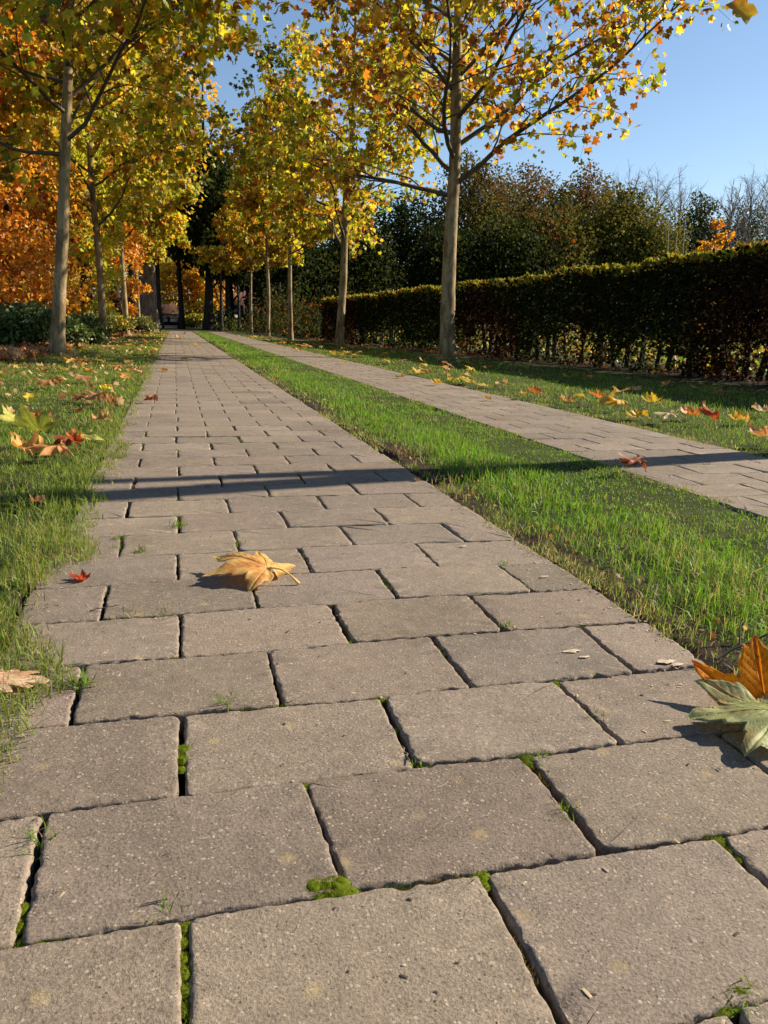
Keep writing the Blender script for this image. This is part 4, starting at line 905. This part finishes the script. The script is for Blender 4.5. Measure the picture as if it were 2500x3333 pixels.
# the many others: templates copied one by one
TP = {}
for cname, c in (('yellow', (.56, .38, .07)), ('tan', (.50, .30, .12)), ('brown', (.33, .15, .06)), ('orange', (.50, .22, .05))):
    TP[cname] = [fallen_mesh('fallen_leaf', hr, .095, tuple(np.array(c)*hr.uniform(.85, 1.1)), tuple(np.minimum(np.array(c)*1.2, .7)), hr.uniform(.6, 2.0)*hr.choice([1, -1]), hr.uniform(.3, 1.0), .9, rings=5) for _ in range(5)]
def strew(n, xf, y0, y1, wts, where, rng, zg=.012, pw=1.0):
    names = list(wts); 
    for _ in range(n):
        y = y0+(y1-y0)*rng.random()**pw; x = xf(y, rng); c = names[rng.choice(len(names), p=np.array([wts[k] for k in names]))]
        o = place_leaf(TP[c][rng.integers(5)], x, y, rng.uniform(0, 6.28), rng.normal()*.2, rng.normal()*.2, zg); s = rng.uniform(.65, 1.2); o.scale = (s, s, s)
        tag(o, '%s fallen plane leaf %s' % ({'yellow': 'plain yellow', 'tan': 'plain tan', 'brown': 'plain brown', 'orange': 'plain orange'}[c], where), 'leaf', '%s leaves strewn %s' % (c, where))
srng = np.random.default_rng(83)
strew(78, lambda y, r: r.uniform(litter_edge(y), P1L-.05), 5.2, 30, dict(yellow=.35, tan=.4, brown=.15, orange=.1), 'on the left lawn towards the trunks', srng, pw=1.2)
strew(66, lambda y, r: P2R+.05+abs(r.normal())*.38, 3.4, 26, dict(yellow=.42, tan=.28, brown=.1, orange=.2), 'on the sunlit strip of the right lawn', srng, pw=1.2)
strew(26, lambda y, r: r.uniform(3.0, 4.6-.07*y), 3.6, 15, dict(tan=.5, brown=.35, orange=.15), "in the hedge's shade on the right lawn", srng)
strew(9, lambda y, r: r.uniform(P1L+.1, P1R-.1), 9, 30, dict(tan=.6, yellow=.4), 'far along the first path', srng, .002)
strew(8, lambda y, r: r.uniform(P2L+.3, P2R-.1), 6, 26, dict(tan=.6, yellow=.4), 'along the second path', srng, .002)
# leaf litter banks: brown leaves nobody could count
def litter(label, n, xf, yf, seed, cols, s, zt):
    rng = np.random.default_rng(seed); Y = yf(rng, n); X = xf(Y, rng)
    P = np.stack([X, Y, rng.random(n)*zt+.004], 1); T = rng.normal(size=(n, 3)); T[:, 2] *= .35
    V, F = TPL_MID[1]; c = leaf_cols(P, rng, cols, 2.5, seed); o = leaf_cloud('leaf_litter', P, T, rng.uniform(.6, 1.2, n)*s, c, TPL_MID, M_FALLEN, None, rng); tag(o, label, 'leaf litter', kind='stuff')
PAL.update(lbrown=(.38, .17, .07), lred=(.28, .075, .025), ltan=(.48, .30, .15))
litter('bank of brown and rusty leaves under the shrubs left of the lawn', 5200, lambda Y, r: litter_edge(Y)-.9*r.random(len(Y))**1.3+.12*r.normal(size=len(Y))*(r.random(len(Y)) < .3), lambda r, n: 8+26*r.random(n)**1.3, 91, dict(lbrown=.45, lred=.2, ltan=.35), .075, .05)
litter('dark litter of small leaves at the foot of the hedge', 900, lambda Y, r: 5.75-.088*Y+.7*r.random(len(Y)), lambda r, n: 3.5+20*r.random(n), 92, dict(dbrown=.6, brown=.3, deep=.1), .045, .03)  # leaf colours darkened to stand for the hedge's shade
litter('small dry leaf crumbs caught in the left lawn', 700, lambda Y, r: litter_edge(Y)+(P1L-litter_edge(Y))*r.random(len(Y)), lambda r, n: 3.5+30*r.random(n)**1.2, 93, dict(ltan=.7, yellow=.08, lbrown=.22), .035, .02)

litter('brown scraps of leaf and dead stalk caught in the middle grass strip', 520, lambda Y, r: P1R+.03+abs(r.normal(size=len(Y)))*.16, lambda r, n: -.1+10*r.random(n)**1.6, 94, dict(ltan=.2, lbrown=.25, dbrown=.55), .009, .012)
# ------------------------------------------------------------------ moss, weeds, twigs on the near pavers
def moss(pts, r, label, seed, col=(.17, .23, .012), h=.30, name='moss_cushion', z=-.004):
    """a cushion: a lumpy dome covered with thousands of tiny upright shoots"""
    rng = np.random.default_rng(seed); pts = np.array(pts, float); V = []; F = []
    root_p = pts.mean(0)
    G = Geo()
    for (x, y), rr in zip(pts, r):
        nr, na = 7, 22; a = np.linspace(0, 2*np.pi, na, endpoint=False)
        ring = [np.array([[0, 0, rr*h]])]
        for k in range(1, nr+1):
            f = k/nr; q = rr*f*(1+.22*vnoise(np.stack([np.cos(a)*1.7+x*50, np.sin(a)*1.7+y*50], 1), seed)); zz_ = rr*h*(1-f**2.2)*(1+.3*vnoise(np.stack([np.cos(a)*f*4+x*90, np.sin(a)*f*4], 1), seed+1))
            ring.append(np.stack([np.cos(a)*q*1.1, np.sin(a)*q*.95, zz_], 1))
        W = np.concatenate(ring); tr = np.stack([np.zeros(na, int), 1+np.arange(na), 1+(np.arange(na)+1) % na], 1)
        q4 = np.concatenate([np.stack([1+(k-1)*na+np.arange(na), 1+k*na+np.arange(na), 1+k*na+(np.arange(na)+1) % na, 1+(k-1)*na+(np.arange(na)+1) % na], 1) for k in range(1, nr)])
        G.add(W+np.array([x-root_p[0], y-root_p[1], 0]), [tr, q4], np.array(col)*.7)
        m = int(1.6e6*rr*rr)+60; ri = np.sqrt(rng.random(m)); ai = rng.uniform(0, 2*np.pi, m)
        bx, by = np.cos(ai)*ri*rr*1.08, np.sin(ai)*ri*rr*.95; bz = rr*h*(1-ri**2.2)
        hh = rng.uniform(.0010, .0028, m)*(.6+min(rr, .03)*14); dx, dy = rng.normal(size=(2, m))*.0007; wdt = .00045
        ca = rng.uniform(0, np.pi, m); A = np.stack([bx-np.cos(ca)*wdt, by-np.sin(ca)*wdt, bz-.0006], 1); B = np.stack([bx+np.cos(ca)*wdt, by+np.sin(ca)*wdt, bz-.0006], 1); Cc = np.stack([bx+dx, by+dy, bz+hh], 1)
        W = np.stack([A, B, Cc], 1).reshape(-1, 3)+np.array([x-root_p[0], y-root_p[1], 0]); cc = np.array(col)[None]*rng.uniform(.65, 1.5, (m, 1))*np.where(rng.random((m, 1)) < .15, np.array([[1.5, .9, .8]]), 1)
        G.add(W, [np.arange(m*3).reshape(-1, 3)], np.repeat(cc, 3, 0))
    o = G.obj(name, M_MOSS); o.location = (root_p[0], root_p[1], z); tag(o, label, 'moss', 'moss cushions in the joints'); return o
def gp(*xy): return [tuple(gnd(x, y, -.003)[:2]) for x, y in xy]
moss(gp((690, 1922), (722, 1920), (750, 1925), (668, 1930)), (.017, .018, .011, .010), 'largest bright green moss cushion, at a joint corner near the bottom', 1, h=.42)
moss(gp((398, 1620), (398, 1640), (393, 1662)), (.013, .010, .007), 'moss tuft in the upright joint left of the middle of the path', 2)
moss(gp((45, 1965), (42, 2000)), (.009, .009), 'moss in the slanting joint at the lower left', 3, (.15, .19, .012))
moss(gp((60, 2035), (90, 2030), (120, 2022), (140, 2018)), (.008, .009, .010, .007), 'moss strip along the cross joint at the lower left corner', 4)
moss(gp((400, 2005), (397, 2035), (395, 2070), (398, 2105), (400, 2140), (402, 2180)), (.008, .007, .008, .009, .008, .007), 'long moss strip in the lowest upright joint', 5, (.17, .22, .014))
moss(gp((665, 1705), (655, 1698), (672, 1730)), (.008, .007, .006), 'olive moss where three pavers meet above the largest cushion', 6, (.15, .18, .015))
moss(gp((1040, 1895), (1030, 1885), (1046, 1912)), (.009, .008, .007), 'moss at the head of the wide slanting joint near the bottom', 7)
moss(gp((1560, 1820), (1580, 1835), (1600, 1855)), (.009, .008, .006), 'moss in the joint at the lower right', 8, (.16, .20, .012))
moss(gp((1600, 2150), (1630, 2135), (1560, 2170)), (.014, .012, .010), 'moss with blades in the bottom right corner', 9)
moss(gp((815, 1508), (800, 1506), (828, 1512)), (.010, .008, .006), 'moss patch above the paver left of the pale scuffed one', 10)
moss(gp((745, 1388), (758, 1387)), (.007, .005), 'small moss spot in the cross joint below the tan leaf', 11)
moss(gp((1120, 1256), (1135, 1264), (1145, 1270)), (.008, .008, .007), 'yellow green moss at the right side joint of the path', 12, (.30, .33, .012))
moss(gp((1140, 1638), (1146, 1650)), (.009, .007), 'moss right of the middle at a joint corner below the centre', 13)
moss(gp((1198, 1474), (1206, 1480)), (.006, .005), 'tiny moss spot above the scuffed paver', 14)
moss(gp((565, 1307), (578, 1308)), (.007, .006), 'moss in the joint just in front of the tan leaf', 15, (.10, .16, .012))
def tuft(px, py, n, h, label, seed, spread=.010, straw=.15):
    p = gnd(px, py, -.004); rng = np.random.default_rng(seed)
    X, Y = rng.normal(size=(2, n))*spread; Z = np.zeros(n)
    o = blades('grass_tuft', X, Y, Z, h*rng.uniform(.5, 1.3, n), rng.uniform(.0010, .0020, n), rng, lambda n, r: grass_col(n, r, straw), .8, 3); o.location = (p[0], p[1], -.006)
    tag(o, label, 'grass tuft', 'grass tufts rooted in the joints')
TF = [(178, 1485, 90, .026, 'tall weedy grass tuft in the first joint at the left path edge'), (385, 1140, 60, .022, 'grass tuft in the joint right below the shadow band'), (302, 1196, 50, .020, 'grass tuft sprouting left of the tan leaf'),
      (88, 1830, 22, .022, 'thin grass blades in the slanting joint at the lower left'), (352, 1975, 26, .017, 'grass blades lying over the cross joint at the bottom left'), (490, 1527, 34, .020, 'grass tuft on the cross joint below the middle left'),
      (255, 1168, 34, .016, 'small tuft in the joint above the red leaf'), (512, 1178, 36, .015, 'small tuft above the tan leaf'), (248, 1188, 26, .014, 'lower of two tufts in the joint above the red leaf'), (278, 1332, 70, .016, 'flat dry grass along the joint left of centre'),
      (345, 1327, 60, .016, 'flat dry grass along the joint just left of the upright joint line'), (1155, 1640, 40, .014, 'grass sprouting from the moss right of the middle'), (1098, 1358, 44, .014, 'green sprouts in the joint right of centre'),
      (905, 1648, 40, .010, 'low green sprouts right below the middle of the path'), (1590, 2165, 40, .013, 'low sprouts in the bottom right corner'), (1085, 1222, 60, .013, 'low sprouts at the joint near the right path edge'), (1290, 1556, 26, .012, 'tiny sprouts in the slanting joint on the right'),
      (1222, 1760, 30, .013, 'tiny sprouts in the long slanting joint below centre right')]
for k, (px, py, n, h, lab) in enumerate(TF): tuft(px, py, n, h, lab, 600+k, straw=.6 if 'dry' in lab else .15, spread=.016 if 'dry' in lab else .008)
# low weeds in the far joints
def joint_weeds():
    rng = np.random.default_rng(3); X, Y = [], []
    for _ in range(260):
        r = rng.integers(6, 150); y = r*D; x = P1L+.12*rng.integers(1, 8)
        if rng.random() < .5: y -= rng.random()*D
        m = rng.integers(5, 22); X.append(x+rng.normal(size=m)*.008); Y.append(y+rng.normal(size=m)*.006)
    for _ in range(260):
        r = rng.integers(5, 150); y = r*D; x = P2L+.12*rng.integers(1, 6); m = rng.integers(5, 22); X.append(x+rng.normal(size=m)*.008); Y.append(y+rng.normal(size=m)*.006)
    X, Y = np.concatenate(X), np.concatenate(Y); n = len(X)
    o = blades('weeds', X, Y, np.full(n, -.008), rng.uniform(.010, .022, n), .0012+.0008*Y.clip(0)*.4, rng, lambda n, r: grass_col(n, r, .2), .7, 2); tag(o, 'tiny weeds growing in the joints of both paths', 'weeds', kind='stuff')
    # moss and crumbs low in the near joints
    V = []
joint_weeds()
def joint_moss():
    rng = np.random.default_rng(14); G = Geo()
    for _ in range(210):
        r = rng.integers(-1, 22); y = r*D; x = rng.uniform(P1L, P1R); lng = rng.uniform(.008, .05)
        if rng.random() < .4:
            y0 = y-D+.01; x = P1L+.24*rng.integers(0, 5)+(.12 if r % 2 else 0); n = int(lng*5000); X = x+rng.normal(size=n)*.0022; Y = y0+rng.random()*(D-.05)+rng.random(n)*lng
        else: n = int(lng*5000); X = x+rng.random(n)*lng; Y = y+rng.normal(size=n)*.0018
        if x > P1R: continue
        h = rng.uniform(.0012, .0035, n); Z = -.0075+rng.random(n)*.004; a = rng.uniform(0, 3.14, n); wd = .0006+.0004*max(y, 0); dx, dy = rng.normal(size=(2, n))*.0012
        W = np.stack([np.stack([X-np.cos(a)*wd, Y-np.sin(a)*wd, Z], 1), np.stack([X+np.cos(a)*wd, Y+np.sin(a)*wd, Z], 1), np.stack([X+dx, Y+dy, Z+h+.001], 1)], 1).reshape(-1, 3)
        c = np.array([.12, .16, .015] if rng.random() < .6 else [.16, .12, .04])[None]*rng.uniform(.5, 1.4, (n, 1)); G.add(W, [np.arange(n*3).reshape(-1, 3)], np.repeat(c, 3, 0))
    tag(G.obj('joint_moss', M_MOSS), 'thin broken lines of moss and dirt in the near joints', 'moss', kind='stuff')
joint_moss()
def crumbs():
    rng = np.random.default_rng(8); G = Geo(); n = 1500
    X = rng.uniform(P1L, P1R, n); Y = -.3+rng.random(n)**1.5*5; 
    edge = rng.random(n) < .45; X[edge] = np.where(rng.random(edge.sum()) < .5, P1R-abs(rng.normal(size=edge.sum()))*.05, P1L+abs(rng.normal(size=edge.sum()))*.05)
    s = rng.uniform(.0006, .0022, n); c = np.where(rng.random((n, 1)) < .45, np.array([[.40, .30, .19]]), np.array([[.07, .045, .03]]))
    B = np.array([[-1, -.6, 0], [1, -.5, 0], [.8, .7, 0], [-.9, .6, 0], [.1, .1, 1.0]]); F = np.array([[0, 1, 4], [1, 2, 4], [2, 3, 4], [3, 0, 4]])
    a = rng.uniform(0, 6.28, n); ca, sa = np.cos(a), np.sin(a); el = rng.uniform(.7, 2.4, n)
    W = np.stack([(B[None, :, 0]*ca[:, None]*el[:, None]-B[None, :, 1]*sa[:, None])*s[:, None]+X[:, None], (B[None, :, 0]*sa[:, None]*el[:, None]+B[None, :, 1]*ca[:, None])*s[:, None]+Y[:, None], B[None, :, 2]*s[:, None]*.6+.0004+0*a[:, None]], -1)
    G.add(W.reshape(-1, 3), [(np.arange(n)[:, None, None]*5+F[None]).reshape(-1, 3)], np.repeat(c, 5, 0)); o = G.obj('grit', mat_simple('grit', (1, 1, 1), .9, .2, 100, attr=True)); tag(o, 'grit and tiny bits of bark scattered over the near pavers', 'grit', kind='stuff')
crumbs()
def twig(a, b, r, label, seed, side=0):
    rng = np.random.default_rng(seed); a, b = np.array(a, float), np.array(b, float); u = np.linspace(0, 1, 9)[:, None]; pts = a+(b-a)*u; L = np.linalg.norm(b-a); pts[1:-1] += rng.normal(size=(7, 3))*L*.015
    G = Geo(); G.tube(pts, np.linspace(r, r*.5, 9), 6)
    for k in range(side): q = path_from(pts[3+2*k], norm(b-a)+rng.normal(size=3)*.6, L*.3, 3, rng, .05, .15); G.tube(q, np.linspace(r*.6, r*.3, 4), 5)
    o = G.obj('twig', M_TWIG); tag(o, label, 'twig')
p, q = gnd(1545, 1424, .012), gnd(1690, 1352, .05); twig(p, q, .0028, 'dark twig lying in the grass just behind the bright orange leaf', 1, 2)
p, q = gnd(193, 1319, .002), gnd(260, 1306, .006); twig(p, q, .0011, 'short reddish twig lying across the joint at the left path edge', 2)
p, q = gnd(868, 1612, -.004), gnd(885, 1645, .003); twig(p, q, .0013, 'thin stalk standing in the joint below the middle of the path', 3)
# pale husks on the pavers
M_HUSK = mat_simple('husk', (.42, .32, .22), .8, .3, 200)
for k, (px, py, s) in enumerate([(1237, 1408, .013), (1262, 1420, .008), (1440, 1430, .014), (1462, 1436, .010), (1000, 1180, .007), (1152, 1106, .006), (1175, 1246, .007), (1512, 1106+0, .0)]):
    if s == 0: continue
    p = gnd(px, py, .001); rng = np.random.default_rng(k); a = np.linspace(0, 2*np.pi, 14, endpoint=False); r = s*(1+.35*rng.normal(size=14)*.6)
    V = np.concatenate([np.stack([np.cos(a)*r, np.sin(a)*r*.45, 0*a+.0006+.001*rng.random(14)], 1), [[0, 0, .0022]]]); T = np.stack([np.arange(14), (np.arange(14)+1) % 14, np.full(14, 14)], 1)
    o = mkobj('seed_husk', V, [T], M_HUSK); o.location = (p[0], p[1], .0012)
    tag(o, ['pale scuffed flake on the paver right of the centre', 'smaller flake right of the pale scuffed one', 'curled tan husk on the last paver before the right grass edge', 'tan husk beside the curled one at the right grass edge', 'oval pale husk right of the tan leaf', 'pale husk near the right path edge above the others', 'oval husk on the paver by the yellow green moss'][k], 'husk', 'pale husks on the pavers')

# ------------------------------------------------------------------ buildings and car beyond the end of the path
M_TILE = mat_simple('roof_tile', (.10, .036, .022), .8, .35, 3, .4)
M_WHITE = mat_simple('limewash', (.62, .60, .56), .8, .1, 4)
M_TIMBER = mat_simple('black_timber', (.02, .017, .014), .8, .3, 6)
M_BRICK = mat_simple('brick', (.075, .032, .024), .85, .3, 5, .3)
M_GLASS = mat_simple('dark_glass', (.02, .025, .03), .12, .1, 3, spec=.6)
def barn():
    Y = 74.0; a, b = at(352, 700, Y), at(441, 700, Y); x0, x1 = a[0]-3.0, b[0]; root = empty('barn', ((x0+x1)/2, Y, 0)); cx = (x0+x1)/2
    X0, X1 = x0-cx, x1-cx; hw = at(360, 676.5, Y)[2]*1.0; hr_ = hw+2.6
    hw = max(hw, 1.2)
    G = Geo(); G.box((X0, 0, 0), (X1, 6, hw)); G.obj('wall', M_TIMBER, root)
    n = int((X1-X0)/.85)
    for i in range(n):
        xx = X0+.25+i*.85
        if xx+.62 > X1: break
        for (z0, z1) in ((.35, hw*.5), (hw*.55, hw*.88)):
            G = Geo(); G.box((xx, -.05, z0), (xx+.60, -.003, z1)); G.obj('panel', M_WHITE if (3 <= i <= 7) else M_TIMBER, root)
    G = Geo(); e = .5; V = [[X0-e, -.6, hw-.15], [X1+e, -.6, hw-.15], [X1+e, 3, hr_], [X0-e, 3, hr_], [X0-e, 6.6, hw-.15], [X1+e, 6.6, hw-.15]]; V = V+[[v[0], v[1], v[2]-.12] for v in V]
    G.add(V, [[[0, 1, 2, 3], [3, 2, 5, 4], [7, 6, 9, 8], [8, 9, 10, 11], [0, 6, 7, 1], [4, 5, 11, 10], [0, 3, 9, 6], [3, 4, 10, 9], [1, 7, 8, 2], [2, 8, 11, 5]]]); rf = G.obj('roof', M_TILE, root, False)
    for s_ in (-1, 1):
        G = Geo(); xs_ = X0 if s_ < 0 else X1; G.add([[xs_, 0, hw], [xs_, 6, hw], [xs_, 3, hr_-.15], [xs_-s_*.1, 0, hw], [xs_-s_*.1, 6, hw], [xs_-s_*.1, 3, hr_-.15]], [[[0, 1, 2], [5, 4, 3]], [[0, 3, 4, 1], [1, 4, 5, 2], [2, 5, 3, 0]]]); G.obj('gable', M_TIMBER, root, False)
    tag(root, 'half timbered barn with white panels and red tiled roof beyond the path end', 'barn')
def brick_house():
    Y = 66.0; a, b = at(490, 695, Y), at(540, 695, Y); cx = (a[0]+b[0])/2; root = empty('brick_house', (cx, Y, 0)); W = (b[0]-a[0])/2+1.2
    G = Geo(); G.box((-W, 0, 0), (W, 5, 2.3)); G.obj('wall', M_BRICK, root)
    for xx in (-W*.6, 0, W*.6):
        G = Geo(); G.box((xx-.4, -.06, .8), (xx+.4, -.004, 1.8)); f = G.obj('window', M_TIMBER, root); G = Geo(); G.box((xx-.33, -.075, .87), (xx+.33, -.062, 1.73)); G.obj('pane', M_GLASS, f)
    G = Geo(); V = [[-W-.3, -.4, 2.2], [W+.3, -.4, 2.2], [W+.3, 2.5, 4.0], [-W-.3, 2.5, 4.0], [-W-.3, 5.4, 2.2], [W+.3, 5.4, 2.2]]; G.add(V, [[[0, 1, 2, 3], [3, 2, 5, 4]], [[0, 3, 4], [1, 5, 2]]]); G.obj('roof', M_TILE, root, False)
    tag(root, 'brick house glimpsed between the thin dark trunks right of the path end', 'house')
def car():
    Y = 62.0; p = at(434, 697, Y); root = empty('parked_car', (p[0]+.6, Y, 0), .25)
    prof = [(-2.1, .35), (-2.15, .75), (-1.75, 1.0), (-1.3, 1.05), (-.7, 1.45), (.8, 1.48), (1.5, 1.1), (2.1, .95), (2.2, .55), (2.1, .3)]
    V = []; 
    for s_ in (-.82, .82):
        for (x, z) in prof: V.append([x, s_*(1 if z < 1.1 else .82), z])
    n = len(prof); q = [[i, (i+1) % n, n+(i+1) % n, n+i] for i in range(n)]; G = Geo(); G.add(V, [q, [list(range(n))[::-1]], [list(range(n, 2*n))]]); G.obj('body', mat_simple('car_paint', (.03, .035, .04), .5, .05, 2, metal=.1, spec=.4), root, False)
    G = Geo(); G.add([[-1.15, -.80, 1.08], [1.35, -.80, 1.12], [.75, -.72, 1.40], [-.65, -.72, 1.38]], [[[0, 1, 2, 3]]]); G.obj('window', M_GLASS, root, False)
    for x in (-1.35, 1.4):
        for s_ in (-.78, .78):
            a = np.linspace(0, 2*np.pi, 20, endpoint=False); G = Geo(); V = np.concatenate([np.stack([x+np.cos(a)*.33, 0*a+s_-.1, .33+np.sin(a)*.33], 1), np.stack([x+np.cos(a)*.33, 0*a+s_+.1, .33+np.sin(a)*.33], 1)])
            G.add(V, [np.stack([np.arange(20), (np.arange(20)+1) % 20, 20+(np.arange(20)+1) % 20, 20+np.arange(20)], 1), [list(range(20))[::-1]], [list(range(20, 40))]]); G.obj('wheel', M_TIMBER, root, False)
    tag(root, 'dark parked car partly hidden behind the tall conifer trunk', 'car')
barn(); brick_house(); car()
shrub((at(419, 700, 57)[0], 57, 0), 701, 1.0, .9, 2500, dict(lemon=.4, olive2=.6), .13, 'round yellow green bush before the barn, left of the dark car')
# lane crossing beyond the path end
gy0 = 50; xs2 = np.linspace(-30, 30, 61); V = np.array([[x, y, .045+ (0 if 1 else 0)] for y in (66.0, 70.0) for x in xs2]); n = len(xs2)
q = [[i, i+1, n+i+1, n+i] for i in range(n-1)]
o = mkobj('lane', V, [q], mat_simple('lane_gravel', (.30, .27, .23), .95, .2, 4)); tag(o, kind='structure')
print('objects', len(bpy.data.objects))
